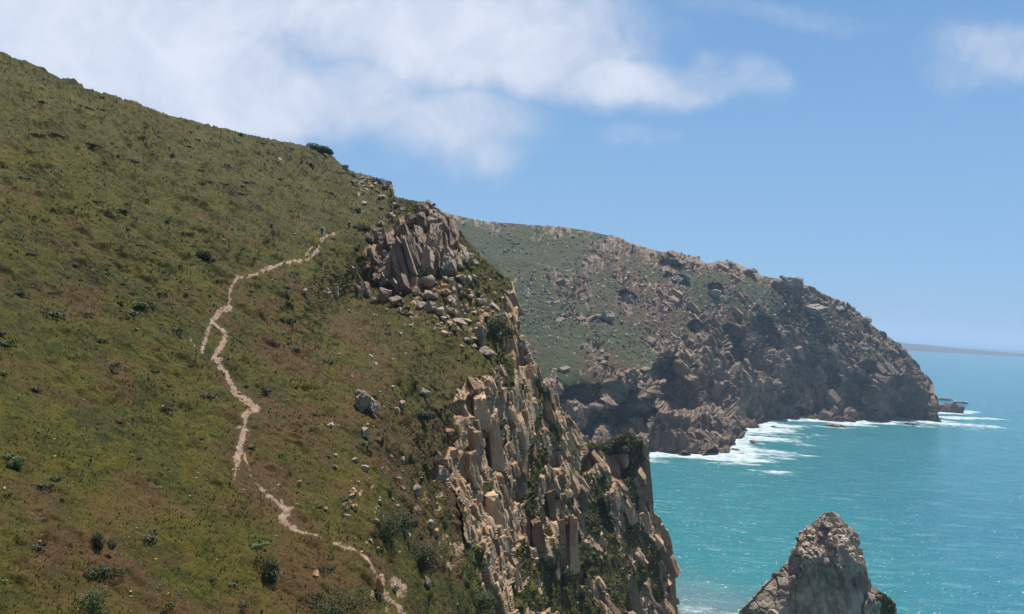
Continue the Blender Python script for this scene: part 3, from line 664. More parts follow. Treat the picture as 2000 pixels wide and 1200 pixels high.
# ------------------------------------------------------------------ rock builders
def hull(pts):
    bm = bmesh.new()
    for p in pts: bm.verts.new(p)
    r = bmesh.ops.convex_hull(bm, input=bm.verts)
    bmesh.ops.delete(bm, geom=list({g for g in r['geom_interior'] if isinstance(g, bmesh.types.BMVert)}), context='VERTS')
    bmesh.ops.triangulate(bm, faces=bm.faces)
    bm.verts.index_update()
    V = np.array([v.co[:] for v in bm.verts]); T = np.array([[v.index for v in f.verts] for f in bm.faces])
    bm.free()
    return V, T
def subdiv(V, T):
    e = np.sort(np.concatenate([T[:, [0, 1]], T[:, [1, 2]], T[:, [2, 0]]]), 1)
    u, inv = np.unique(e, axis=0, return_inverse=True); inv = inv.ravel()
    mid = V[u].mean(1); n = len(T); off = len(V)
    a, b, c = inv[:n] + off, inv[n:2 * n] + off, inv[2 * n:] + off
    return np.concatenate([V, mid]), np.concatenate([np.stack([T[:, 0], a, c], 1), np.stack([T[:, 1], b, a], 1), np.stack([T[:, 2], c, b], 1), np.stack([a, b, c], 1)])
def vnormals(V, T):
    fn_ = np.cross(V[T[:, 1]] - V[T[:, 0]], V[T[:, 2]] - V[T[:, 0]]); N_ = np.zeros_like(V)
    for k_ in range(3): np.add.at(N_, T[:, k_], fn_)
    return N_ / (np.linalg.norm(N_, axis=1, keepdims=True) + 1e-9)
def rock_shape(seed, n=16, boxy=.5, sub=0, rough=.05):
    """unit rock (about -1..1): faceted lump, weathered when subdivided"""
    r = np.random.default_rng(seed)
    p = r.normal(size=(n, 3)); p /= np.linalg.norm(p, axis=1, keepdims=True)
    q = p / np.abs(p).max(1, keepdims=True)
    p = (p * (1 - boxy) + q * boxy) * r.uniform(.78, 1.0, (n, 1))
    V, T = hull(p)
    for _ in range(sub): V, T = subdiv(V, T)
    if sub:
        N_ = vnormals(V, T)
        V = V + N_ * (rough * blocks(V + seed * 3.7, (.5, .5, .8), np.eye(3), seed, .8, .25) + rough * 1.2 * fbm(V + seed, .45, 3, seed=seed))[:, None]
    return V, T
def pillar_shape(r, sub=3, rough=.05, seed=0):
    c = np.array([[x, y, z] for z in (-1, 1) for y in (-1, 1) for x in (-1, 1)], float)
    c = c * r.uniform(.68, 1.0, c.shape); c[4:, :2] *= .78; c[4:, 2] += r.uniform(-.22, .12, 4)
    c = np.concatenate([c * r.uniform(.72, 1.0, c.shape), r.uniform(-.98, .98, (6, 3)) * np.array([1, 1, .85])])
    V, T = hull(c)
    for _ in range(sub): V, T = subdiv(V, T)
    N_ = vnormals(V, T)
    V = V + N_ * (rough * blocks(V * np.array([1, 1, 2.2]) + seed * 5.3, (.55, .55, 1.5), np.eye(3), seed, .8, .3) + rough * fbm(V + seed, .4, 3, seed=seed))[:, None]
    return V, T
class Join:
    def __init__(self): self.V = []; self.T = []; self.n = 0; self.tone = []; self.r = np.random.default_rng(99)
    def add(self, V, T):
        self.tone.append(np.full(len(V), self.r.choice([-.5, -.35, -.2, -.05, .05, .15, .35])))

        self.V.append(V); self.T.append(T + self.n); self.n += len(V)
    def build(self, name, mat, origin=None, parent=None, smooth=False, attrs=None):
        V = np.concatenate(self.V); T = np.concatenate(self.T)
        o0 = np.zeros(3) if origin is None else np.asarray(origin)
        o = mesh_np(name, V - o0, T, mat, dict(attrs or {}, tone=np.concatenate(self.tone)), smooth)
        if parent is not None: o.parent = parent
        if origin is not None: o.location = tuple(o0)
        return o
def basis(up, n):
    z = up / np.linalg.norm(up); x = np.cross(n, z); x /= np.linalg.norm(x) + 1e-9
    return np.stack([x, np.cross(z, x), z], 1)

# ------------------------------------------------------------------ bedrock slabs of the sea cliff and of the headland
PIL = {sub: [pillar_shape(np.random.default_rng(5000 + 97 * sub + i), sub, .045, 5000 + 97 * sub + i) for i in range(40)] for sub in (1, 2, 3)}
def slab_field(n_try, inside, point, size, jr, jaspect, axis_fn, seed, sub_big, keep=None, stick=.25):
    r = np.random.default_rng(seed); J = Join(); got = 0
    for i in range(n_try):
        x_, y_ = inside(r)
        if x_ is None: continue
        p, D, n = point(x_, y_); m_ = D / F
        w_ = size(r, x_, y_) * m_ * .5; asp = r.uniform(*jaspect)
        V, T = PIL[sub_big if w_ / m_ > 7 else (max(1, sub_big - 1) if w_ / m_ > 3.2 else 1)][int(r.integers(0, 40))]
        ax = axis_fn(r, n, x_, y_); B = basis(ax, n)
        V = (V @ rot_xyz(r.uniform(-.12, .12), (0 if r.random() < .5 else np.pi), r.uniform(-.5, .5) + (0 if r.random() < .5 else np.pi)).T) * np.array([w_ * r.uniform(.7, 1.2), w_ * r.uniform(.6, 1.0), w_ * asp])
        J.add(V @ B.T + p + n * w_ * stick * r.uniform(-.6, 1.0), T); got += 1
    return J
def tangent_up(n):
    t = np.array([0, 0, 1.0]) - n * n[2]
    return t / (np.linalg.norm(t) + 1e-9)
sky_x = [q[0] for q in SKY_LINE]; sky_y = [q[1] for q in SKY_LINE]
def in_cliff(r):
    x_, y_ = r.uniform(840, 1322), r.uniform(560, 1230)
    if not inpoly(np.array(x_), np.array(y_), CLIFF) or y_ < np.interp(x_, sky_x, sky_y) + 9: return None, None
    c = int(np.argmin(np.abs(cols - x_))); rr = NK + int(np.argmin(np.abs(PYg[:, c] - y_)))
    if rock[rr * shape[1] + c] < .75 or (x_ < 915 and r.random() < .7): return None, None
    for (cx, cy, rx, ry, ang, dp) in RECESS:
        if dp > 0 and abs(x_ - cx) < rx + 2 and -ry - 4 < y_ - cy < ry + 12 and r.random() < .96: return None, None
        if dp < 0 and abs(x_ - cx) < rx and abs(y_ - cy) < ry and r.random() < .8: return None, None
    if y_ > 1040 and x_ < 1060 and r.random() < .4: return None, None
    if x_ > 1150 and float(seg_dist(np.array(x_), np.array(y_), PATHS[7])) < 8: return None, None
    return x_, y_
def cliff_axis(r, n, x_, y_):
    k = sstep(1060, 1140, x_)
    a = tangent_up(n) * r.uniform(.4, .9) + np.array([r.uniform(-.30, -.10) - .55 * k, .0, r.uniform(.4, .9)])
    return a / np.linalg.norm(a)
SJ = slab_field(13000, in_cliff, near_point, lambda r, x, y: (4.5 + 25 * r.random() ** 4.5) * (1.0 if x < 1120 else .85), None, (.7, 2.4), cliff_axis, 71, 3)
GREAT = [((992, 690), (1020, 935), 40, .45), ((1026, 735), (1036, 905), 26, .45), ((884, 785), (918, 965), 26, .5), ((1094, 1005), (1098, 1128), 24, .02), ((1118, 995), (1121, 1132), 26, .02), ((935, 768), (942, 850), 46, .03), ((1222, 1125), (1242, 1205), 36, .02),
         ((1000, 955), (1010, 1105), 34, .4), ((1258, 885), (1263, 985), 30, .1), ((1070, 955), (1078, 1015), 24, .02), ((920, 880), (930, 965), 34, .02), ((956, 950), (966, 1045), 44, .02), ((960, 815), (968, 925), 40, .02), ((1045, 1010), (1052, 1080), 34, .02), ((905, 965), (950, 1180), 30, .5), ((950, 1060), (985, 1210), 30, .5),
         ((1060, 800), (1085, 900), 26, .5), ((1090, 840), (1118, 930), 24, .5), ((1140, 905), (1165, 960), 22, .4), ((1215, 965), (1240, 1030), 30, .15), ((1285, 1060), (1300, 1130), 24, .05), ((1308, 1090), (1314, 1190), 20, .05), ((1170, 1040), (1180, 1075), 22, .05)]
rg0 = np.random.default_rng(17)
for i, ((tx, ty), (bx_, by_), wd_, lean) in enumerate(GREAT):
    if i in (2, 7, 14, 15, 17): continue
    wd_ *= .85
    pb, Db, nb = near_point(bx_, by_); pt, Dt0, nt_ = near_point(tx, ty)
    Dm = min(Db, Dt0) if lean < .2 else Db
    B = at(bx_, by_, Dm - .3); T_ = at(tx, ty, Dm + lean * (by_ - ty) / F * Dm * 1.1 - .3)
    w_ = wd_ / F * Dm * .55; V, T = PIL[3][int(rg0.integers(0, 40))]
    V = (V @ rot_xyz(0, 0, rg0.uniform(-.3, .3)).T) * np.array([w_, w_ * .8 + .8, np.linalg.norm(T_ - B) * .55])
    SJ.add(V @ basis(T_ - B, np.array([.25, -1, 0.0])).T + (T_ + B) / 2 + _f * w_ * .35, T)
attrs = {'rock': rock, 'rust': rust}
for sel, nm, mat, lab, cat in [(GROUND_SPLIT[0], 'hillside', M_NEAR, 'steep near hillside covered in olive and rust coloured low scrub', 'hillside'),
                               (GROUND_SPLIT[1], 'cliff', M_NEAR, 'sunlit beige jointed rock face below the near hillside dropping to the sea', 'cliff'),
                               (GROUND_SPLIT[2], 'path', M_PATH, 'pale trodden dirt footpath winding down the near hillside', 'path')]:
    v, q, at_ = submesh(P2, Q, sel, attrs)
    if nm == 'cliff':                                              # the ground sheet and its standing slabs are one body of rock
        q = np.concatenate([q[:, [0, 1, 2]], q[:, [0, 2, 3]]]); sv, st_ = np.concatenate(SJ.V), np.concatenate(SJ.T)
        at_ = {'rock': np.concatenate([at_['rock'], np.ones(len(sv))]), 'rust': np.concatenate([at_['rust'], np.zeros(len(sv))]), 'tone': np.concatenate([np.zeros(len(v)), np.concatenate(SJ.tone)])}
        q = np.concatenate([q, st_ + len(v)]); v = np.concatenate([v, sv])
    tag(mesh_np(nm, v, q, mat, at_), lab, cat, kind='structure')

def in_head(r):
    x_, y_ = r.uniform(1090, 1836), r.uniform(500, 890)
    if y_ < np.interp(x_, hsx, hsy) + 7 or y_ > np.interp(x_, wlx, wly) - 3: return None, None
    c = int(np.argmin(np.abs(hcols - x_))); rr = HK + int(np.argmin(np.abs(HY[:, c] - y_)))
    hr = hrock[rr * HXf.shape[1] + c]
    if hr < .5 or (hr < .85 and r.random() < .5): return None, None
    for (cx, cy, rx, ry, ang, dp) in HREC:
        if abs(x_ - cx) < rx * 1.08 and -ry < y_ - cy < ry * 1.15 and r.random() < .99: return None, None
    return x_, y_
hsx = [q[0] for q in HSKY]; hsy = [q[1] for q in HSKY]; wlx = [q[0] for q in WL]; wly = [q[1] for q in WL]
def head_axis(r, n, x_, y_):
    d = np.array([-.75, .15, 1.0]) if x_ > 1290 else np.array([.8, .2, 1.0])
    t = d - n * (d @ n) * .8; t = t / np.linalg.norm(t) + r.normal(size=3) * .09
    return t / np.linalg.norm(t)
HJ = slab_field(6000, in_head, far_point, lambda r, x, y: 3.5 + 17 * r.random() ** 4.0, None, (.8, 2.2), head_axis, 83, 2)
q = grid_quads(*HXf.shape); q = np.concatenate([q[:, [0, 1, 2]], q[:, [0, 2, 3]]]); sv, st_ = np.concatenate(HJ.V), np.concatenate(HJ.T)
hrust = np.clip(.25 + .5 * sstep(1080, 1300, hx) - .3 * gsum + .6 * fbm(hP, 70, 3, seed=128), 0, 1)
tag(mesh_np('headland', np.concatenate([hP2, sv]), np.concatenate([q, st_ + len(hP2)]), M_FAR, {'rock': np.concatenate([hrock, np.ones(len(sv))]), 'rust': np.concatenate([hrust, np.zeros(len(sv))]), 'tone': np.concatenate([np.zeros(len(hP2)), np.concatenate(HJ.tone)]) * .8 - .42 * (1 - sstep(3.0, 11.0, np.concatenate([hP2[:, 2], sv[:, 2]])))}),
    'rocky grey green headland beyond the cove sloping down to the surf', 'headland', kind='structure')

# ------------------------------------------------------------------ the crag
crop = lambda x, y: (640 + x / 4.8, 370 + y / 4.8)
CR = [((990, 195), (960, 330), 115), ((1160, 255), (1180, 560), 105), ((1000, 335), (985, 620), 160), ((1085, 375), (1115, 600), 50), ((865, 215), (900, 410), 120), ((830, 350), (890, 540), 80), ((945, 540), (940, 800), 150), ((1115, 595), (1120, 810), 210), ((1255, 540), (1290, 700), 115),
      ((765, 250), (810, 345), 110), ((690, 295), (800, 640), 95), ((620, 395), (760, 880), 75), ((695, 415), (830, 850), 62), ((765, 410), (870, 780), 75), ((590, 470), (700, 820), 90), ((840, 510), (890, 660), 60), ((560, 405), (610, 580), 110), ((455, 400), (475, 500), 140), ((395, 415), (385, 500), 70),
      ((515, 470), (480, 570), 120), ((390, 580), (425, 720), 140), ((560, 640), (520, 880), 190), ((455, 690), (470, 890), 130), ((680, 780), (745, 980), 110), ((615, 850), (690, 960), 85), ((640, 320), (690, 430), 110), ((880, 150), (930, 260), 130), ((1060, 230), (1090, 420), 90), ((930, 115), (960, 190), 70), ((1200, 400), (1215, 540), 60),
      ((540, 560), (640, 760), 110), ((1010, 560), (1030, 790), 90), ((1210, 600), (1230, 740), 80), ((490, 800), (560, 900), 120)]
rg = np.random.default_rng(7); J = Join()
for i, (t_, b_, wd_) in enumerate(CR):
    tx, ty = crop(*t_); bx_, by_ = crop(*b_)
    pb, Db, nb = near_point(bx_, by_ + 3)
    Dt = Db + (by_ - ty) / F * Db * .42
    Db2 = Db - .8
    B = at(bx_, by_ + 4, Db2); T_ = at(tx, ty, Dt)
    w_ = wd_ / 4.8 / F * Db * .5
    hgt = np.linalg.norm(T_ - B) * .5
    V, T = pillar_shape(np.random.default_rng(500 + i), 4 if wd_ > 60 else 3, .06, 500 + i)
    yaw = rg.uniform(-.5, .5); Rz = rot_xyz(0, 0, yaw)
    V = (V @ Rz.T) * np.array([w_ * 1.12, w_ * 1.3 + 1.0, hgt * 1.06])
    Bs = basis(T_ - B, np.array([0, -1, 0.0]))
    J.add(V @ Bs.T + (T_ + B) / 2 + _f * (w_ * .8 + .6), T)
for i in range(150):                                            # broken blocks between and on the great slabs
    t_, b_, wd_ = CR[int(rg.integers(0, len(CR)))]; q_ = rg.random()
    cx, cy = crop(t_[0] * (1 - q_) + b_[0] * q_ + rg.normal() * wd_ * .45, t_[1] * (1 - q_) + b_[1] * q_)
    pb, Db, nb = near_point(*crop(b_[0], b_[1] + 3)); _, byy = crop(*b_)
    Dq = Db + (byy - cy) / F * Db * .42 - wd_ / 4.8 / F * Db * rg.uniform(.0, .35)
    w_ = (2.2 + 9 * rg.random() ** 2.5) / F * Dq * .5; V, T = PIL[2][int(rg.integers(0, 40))]
    ax = np.array([rg.uniform(-.7, .3), rg.uniform(-.1, .5), 1.0])
    J.add((V @ rot_xyz(0, 0, rg.uniform(-3, 3)).T * np.array([w_, w_ * .9, w_ * rg.uniform(.7, 2.2)])) @ basis(ax, np.array([0, -1, 0.0])).T + at(cx, cy, Dq), T)
org, _, _ = near_point(790, 590)
tag(J.build('rock_outcrop', M_CRAG, org), 'tall crag of leaning grey pink slabs above the boulder field on the hillside', 'rock outcrop')

# ------------------------------------------------------------------ single boulders
def boulder(px_, py_, w_, h_, label, mat=None, seed=0, boxy=.55, deep=None, tilt=0.0, far=False, group=None, name='boulder', sub=3, cat='boulder', sink=.18):
    """px, py: centre of the boulder in the photo; its size in photo pixels there"""
    p, D, n = (far_point if far else near_point)(px_, py_ + h_ * .42)
    m_ = D / F
    sz = np.array([w_ * m_ * .5 * 1.08, (deep or (w_ + h_) * .5) * m_ * .5, h_ * m_ * .5 * 1.08])
    V, T = rock_shape(seed + 900, 15, boxy, sub, .07)
    R = rot_xyz(0, tilt, (seed * 1.7) % 1.2 - .6)
    V = (V @ rot_xyz(0, 0, (seed * .9) % 3).T) * sz
    o = mesh_np(name, V @ R.T, T, mat or M_BOULDER)
    o.location = tuple(p + np.array([0, 0, sz[2] * (1 - 2 * sink)]))
    return tag(o, label, cat, group)
LB = [(835, 545, 30, 28, 'largest pale topped boulder at the foot of the dark crag wall', M_BOULDER), (813, 569, 19, 19, 'rounded pale boulder left of the square block under the crag'), (832, 577, 23, 20, 'square light grey block lying in grass under the crag'),
      (841, 599, 25, 27, 'tall cracked grey boulder at the lower end of the boulder field'), (875, 550, 16, 13, 'small angular boulder right of the largest pale boulder'), (896, 629, 38, 15, 'long flat pale slab on the slope above the cliff'), (949, 688, 36, 20, 'flat slab with a rusty edge perched on the cliff brink', M_BOULDER),
      (936, 655, 15, 44, 'long pale slab leaning upright above the perched flat slab'), (882, 610, 24, 15, 'broad grey boulder in the middle of the boulder field'), (939, 585, 26, 24, 'blocky grey boulder near the cliff crest right of the boulder field'), (900, 545, 22, 18, 'pale wedge boulder in grass below the right end of the crag'), (915, 500, 24, 16, 'flat topped boulder behind the right shoulder of the crag'),
      (928, 512, 18, 12, 'low boulder on the crest right of the crag'), (640, 571, 18, 22, 'left half of the split grey boulder standing alone on the grass'), (653, 570, 17, 22, 'right half of the split grey boulder standing alone on the grass'),
      (595, 567, 12, 12, 'small dark stone with a white face left of the split grey boulder'), (706, 783, 30, 44, 'tall split boulder with dark front in the middle of the slope'), (724, 795, 22, 36, 'narrow pale boulder leaning on the tall split boulder'), (700, 768, 18, 16, 'rounded stone on top of the split boulder group'),
      (825, 766, 24, 20, 'beige boulder with dark underside near the cliff brink'), (780, 790, 16, 22, 'pair of upright pale stones right of the split boulder group'), (710, 846, 18, 22, 'flat pale slab below the split boulder group'), (811, 957, 18, 28, 'pointed pale slab standing in scrub by the cliff'),
      (713, 915, 24, 16, 'flat pale stone with dark edge lower on the slope'), (688, 961, 17, 15, 'rounded tan boulder among scattered stones on the lower slope', M_ORANGE), (586, 943, 10, 16, 'small orange stone standing right of the path', M_ORANGE), (692, 990, 16, 14, 'orange stone beside a pale upright one on the lower slope', M_ORANGE),
      (672, 990, 9, 16, 'small pale upright stone beside the orange one'), (742, 1142, 17, 48, 'tall orange pointed rock beside the path near the bottom', M_ORANGE), (768, 1148, 20, 16, 'pale flat rock in the path fork near the bottom'), (824, 1141, 15, 24, 'pale oval boulder right of the path fork'),
      (611, 1130, 12, 15, 'small tan stone left of the lower path', M_ORANGE), (880, 884, 36, 26, 'overhanging brown boulder with a pale top on the cliff brink', M_ORANGE), (862, 922, 46, 34, 'broad dark boulder jutting from the cliff brink', M_CRAG), (852, 890, 16, 16, 'round pale stone left of the overhanging brown boulder'),
      (872, 846, 22, 18, 'orange topped boulder above the overhanging brown boulder', M_ORANGE), (834, 1025, 16, 24, 'upright pale boulder right of the large dark shrub'), (848, 1040, 14, 16, 'rusty boulder under the upright pale boulder', M_ORANGE), (684, 523, 24, 22, 'dark round boulder at the left end of the crag', M_CRAG), (699, 545, 26, 26, 'tall grey boulder against the lower left of the crag', M_CRAG),
      (690, 565, 20, 20, 'squat dark boulder below the left end of the crag', M_CRAG), (710, 567, 21, 36, 'upright finger of rock below the left end of the crag', M_CRAG), (750, 577, 30, 34, 'big rounded boulder below the middle of the crag', M_CRAG), (771, 588, 28, 28, 'dark boulder with mossy top below the crag', M_CRAG), (730, 585, 14, 18, 'small boulder between the upright finger and the big rounded boulder', M_CRAG), (785, 592, 10, 18, 'thin pale stone at the right of the dark mossy boulder', M_CRAG),
      (763, 420, 22, 14, 'grey boulder on the grass above the crag'), (775, 402, 16, 14, 'pale boulder uppermost of those above the crag'), (786, 410, 14, 10, 'small pale stone right of the boulders above the crag'), (742, 437, 20, 14, 'mossy grey boulder above the left of the crag'), (765, 372, 14, 26, 'reddish upright slab on the skyline crest', M_ORANGE), (752, 362, 16, 18, 'grey block beside the reddish slab on the skyline', M_CRAG),
      (690, 343, 22, 10, 'flat grey rock on the crest below the ridge shrub'), (728, 350, 20, 12, 'weathered grey rock on the crest left of the small shrub'), (672, 326, 18, 10, 'low pale rock just below the ridge shrub'), (1028, 697, 18, 26, 'dark upright block on the brink of the sea cliff', M_CRAG), (975, 620, 20, 16, 'grey boulder lodged at the crest of the sea cliff'), (990, 575, 18, 22, 'brown block standing on the crest of the cliff', M_CRAG)]
for i, it in enumerate(LB):
    x_, y_, w_, h_, lab = it[:5]
    boulder(x_, y_, w_, h_, lab, it[5] if len(it) > 5 else None, seed=i, boxy=.45 + .3 * ((i * 37) % 10) / 10, tilt=((i * 53) % 10 - 5) * .03)

# loose stones: twelve shapes, copied
protos = []
for i in range(14):
    V, T = rock_shape(1200 + i, 12, .4 + .03 * i, 1, .05)
    me = bpy.data.meshes.new('stone'); me.from_pydata(V.tolist(), [], T.tolist()); me.materials.append(M_BOULDER if i % 4 else M_ORANGE)
    o = bpy.data.objects.new('stone', me); protos.append(o)
SCATTER = [  # centre, spread, count, size range px, label, group
    (860, 592, 80, 48, 95, (7, 25), 'small pale grey stone in the boulder field below the crag', 'stones of the boulder field'),
    (945, 620, 45, 60, 55, (6, 20), 'pale stone lodged in scrub just above the sea cliff', 'stones along the cliff brink'),
    (722, 368, 50, 42, 40, (5, 15), 'small weathered stone on the rocky crest above the hikers', 'stones on the skyline crest'),
    (700, 690, 150, 90, 36, (5, 14), 'small stone half buried in scrub on the middle slope', 'stones scattered on the middle slope'),
    (760, 960, 120, 120, 50, (6, 17), 'small pale stone in brown scrub on the lower slope', 'stones scattered on the lower slope'),
    (470, 800, 60, 130, 20, (4, 10), 'small pale stone lying along the dirt path', 'stones beside the path')]
rs_ = np.random.default_rng(11); first = set()
CPOLY = CLIFF
for (cx, cy, sx, sy, cnt, (a0, a1), lab, grp) in SCATTER:
    for i in range(cnt):
        x_ = cx + sx * np.clip(rs_.normal() * .6, -1.3, 1.3); y_ = cy + sy * np.clip(rs_.normal() * .6, -1.3, 1.3)
        if 'path' in lab:                                             # on the trodden edge
            ln = PATHS[int(rs_.choice([0, 2, 3, 4]))]; k0 = int(rs_.integers(0, len(ln) - 1)); u0_ = rs_.random()
            x_ = ln[k0][0] * (1 - u0_) + ln[k0 + 1][0] * u0_ + rs_.normal() * ln[k0][2] * .5; y_ = ln[k0][1] * (1 - u0_) + ln[k0 + 1][1] * u0_
        yt = np.interp(x_, [p[0] for p in SKY_LINE], [p[1] for p in SKY_LINE])
        if y_ < yt + 6: y_ = yt + 6 + rs_.uniform(0, 25)
        p, D, n = near_point(x_, y_)
        k_ = int(rs_.integers(0, 14)); pr = protos[k_]
        o = pr if k_ not in first else pr.copy()
        first.add(k_)
        s = a0 + (a1 - a0) * rs_.random() ** 2.2
        s = s * D / F * .5
        o.scale = (s * rs_.uniform(.9, 1.4), s * rs_.uniform(.8, 1.2), s * rs_.uniform(.6, 1.1))
        o.rotation_euler = (rs_.uniform(-.4, .4), rs_.uniform(-.4, .4), rs_.uniform(0, 6.28))
        o.location = tuple(p + np.array([0, 0, s * .25]))
        COL.objects.link(o); tag(o, lab, 'stone', grp)
# rubble too small and too many to count, on the cliff and on the headland
Pst = [rock_shape(1300 + i, 9, .5, 0) for i in range(10)]
def rubble(name, pts, sizes, mat, lab, seed):
    r = np.random.default_rng(seed); J = Join()
    for p, s in zip(pts, sizes):
        V, T = Pst[int(r.integers(0, 10))]
        R = rot_xyz(r.uniform(-.6, .6), r.uniform(-.6, .6), r.uniform(0, 6.28))
        J.add((V * np.array([s * r.uniform(.8, 1.5), s * r.uniform(.7, 1.2), s * r.uniform(.5, 1.1)])) @ R.T + p + np.array([0, 0, s * .2]), T)
    return tag(J.build(name, mat), lab, 'rubble', kind='stuff')
r = np.random.default_rng(23); pts = []; sz = []
while len(pts) < 2600:
    x_, y_ = r.uniform(860, 1318), r.uniform(560, 1215)
    if not inpoly(np.array(x_), np.array(y_), CLIFF): continue
    if y_ < np.interp(x_, [q[0] for q in SKY_LINE], [q[1] for q in SKY_LINE]) + 4: continue
    p, D, n = near_point(x_, y_); pts.append(p); sz.append((1.8 + 4.5 * r.random() ** 3) * D / F * .5)
rubble('rubble', pts, sz, M_ORANGE if False else rock_mat("cliff_rubble_granite", BEIGE, .6), 'loose beige rubble caught on the ledges of the near sea cliff', 24)
pts = []; sz = []
SC = [(1080, 600, 55, 50, 260), (1020, 600, 30, 70, 170), (1130, 520, 70, 40, 170), (1200, 600, 80, 60, 380), (1180, 680, 50, 40, 130), (1280, 560, 60, 40, 200), (1330, 540, 70, 40, 220), (1400, 600, 80, 60, 260), (1300, 660, 50, 50, 200), (1480, 580, 60, 30, 150), (1560, 640, 60, 50, 130), (1640, 640, 50, 40, 140), (1700, 690, 40, 40, 110), (970, 470, 60, 25, 80)]
for (cx, cy, sx, sy, cnt) in SC:
    for i in range(cnt * 2):
        x_ = cx + sx * r.normal() * .8; y_ = cy + sy * r.normal() * .8
        yt = np.interp(x_, [q[0] for q in HSKY], [q[1] for q in HSKY])
        if y_ < yt + 3 or x_ > 1800: continue
        p, D, n = far_point(x_, y_); pts.append(p); sz.append((2.2 + 7.0 * r.random() ** 3.2) * D / F * .5)
rubble('scree', pts, sz, M_FARROCK, 'grey scree and boulders strewn over the far headland slopes', 26)
HB = [(1525, 552, 50, 26, 'rounded rock knob with cracked face on the headland skyline'), (1550, 548, 46, 30, 'highest pale rock knob on the headland skyline'), (1583, 562, 24, 24, 'small rock knob right of the highest knob on the headland skyline'), (1425, 516, 30, 12, 'low rocky bump on the headland skyline left of the knobs'), (1465, 532, 36, 16, 'long rocky hump on the headland skyline between bump and knobs'),
      (1227, 582, 34, 26, 'dark square outcrop alone on the green headland slope'), (1190, 618, 46, 22, 'broad broken outcrop below the square outcrop on the headland'), (1320, 545, 44, 20, 'grey layered outcrop high on the headland slope'), (1395, 570, 30, 20, 'grey outcrop below the skyline bump on the headland'), (1590, 600, 50, 26, 'wide grey outcrop under the skyline knobs'), (1690, 625, 30, 18, 'outcrop on the headland skyline above the sea end'), (1640, 600, 26, 16, 'small outcrop right of the wide grey outcrop')]
for i, (x_, y_, w_, h_, lab) in enumerate(HB):
    boulder(x_, y_, w_, h_, lab, M_FARROCK, seed=200 + i, boxy=.12, far=True, name='rock_outcrop', cat='rock outcrop', sub=4, sink=.25)
# rocks standing in the surf at the headland
def sea_rock(px_, py_, w_, h_, label, seed, n=5, mat=None, deepf=.8):
    """px, py: middle of the waterline"""
    c = sea_xy(px_, py_); D = sea_depth(px_, py_); m_ = D / F; rr = np.random.default_rng(seed); J = Join()
    for i in range(n):
        t_ = (i + .5) / n * 2 - 1 if n > 1 else 0
        hh = h_ * m_ * (1 - .55 * abs(t_ + rr.uniform(-.3, .3))) * rr.uniform(.75, 1.05); ww = w_ * m_ / n * rr.uniform(.75, 1.15)
        V, T = rock_shape(seed * 31 + i, 16, .35, 4, .09)
        V = V * np.array([ww, ww * deepf, hh]); V = V @ rot_xyz(0, .18, rr.uniform(-.6, .6)).T
        J.add(V + np.array([c[0] + t_ * w_ * m_ * .42, c[1] + rr.uniform(-.2, .2) * ww + ww * .4, 0.02 * hh]), T)
    return tag(J.build('sea_rock', mat or M_SEAROCK, c), label, 'rock')
sea_rock(1316, 884, 104, 78, 'big layered brown rock mass at the near foot of the headland', 41, 4, None, .9)
sea_rock(1392, 880, 44, 18, 'low brown rock pair in the surf right of the layered rock mass', 42, 2)
sea_rock(1400, 859, 74, 46, 'dark wedge shaped rock behind the low brown pair in the surf', 43, 3)
sea_rock(1856, 806, 72, 24, 'long low reef off the tip of the headland', 44, 6)
sea_rock(1846, 782, 40, 5, 'thin dark reef behind the long low reef', 45, 4)
sea_rock(1880, 788, 26, 4, 'small flat rock awash beyond the long low reef', 46, 2)
sea_rock(1637, 834, 40, 7, 'flat rock awash in foam in front of the headland', 47, 3)
sea_rock(1783, 830, 22, 6, 'small dark rock in foam below the headland tip', 48, 2)
sea_rock(1512, 835, 9, 4, 'tiny rock in the surf by the middle of the headland', 49, 1)
sea_rock(1474, 866, 12, 6, 'tiny rock in open water right of the dark wedge rock', 50, 1)
sea_rock(1438, 880, 12, 6, 'tiny dark rock right of the low brown pair', 51, 1)

# ------------------------------------------------------------------ sea stack
SD = 250.0; smm = SD / F
MAIN = [(1620, 999, 250), (1600, 1006, 250), (1641, 1010, 252), (1557, 1045, 248), (1542, 1088, 246), (1572, 1092, 238), (1640, 1082, 239), (1688, 1104, 244), (1681, 1070, 251), (1500, 1290, 240), (1545, 1300, 237), (1678, 1300, 237), (1738, 1300, 250), (1622, 1012, 258), (1560, 1290, 275), (1735, 1290, 275), (1703, 1135, 246), (1673, 1044, 251), (1655, 1027, 248)]
LEFT = [(1546, 1094, 246), (1514, 1112, 246), (1492, 1138, 244), (1450, 1186, 242), (1440, 1200, 242), (1424, 1300, 240), (1548, 1150, 240), (1520, 1200, 237), (1530, 1300, 235), (1500, 1300, 265), (1560, 1104, 260)]
RIGHT = [(1700, 1136, 247), (1730, 1160, 247), (1750, 1180, 248), (1746, 1200, 248), (1756, 1300, 248), (1690, 1180, 241), (1690, 1300, 238), (1720, 1300, 265), (1680, 1120, 258)]
CAP = [(1606, 1003, 248), (1622, 998, 249), (1640, 1008, 250), (1648, 1026, 248), (1612, 1030, 244), (1600, 1018, 246), (1625, 1040, 246), (1630, 1010, 256)]
LEDGE = [(1640, 1040, 244), (1664, 1044, 246), (1672, 1060, 247), (1670, 1078, 247), (1618, 1066, 240), (1610, 1052, 242), (1650, 1064, 242), (1650, 1050, 256), (1640, 1086, 242)]
KJ = Join(); KJ.r = np.random.default_rng(5)
Rs = rot_xyz(.15, -.45, .3)
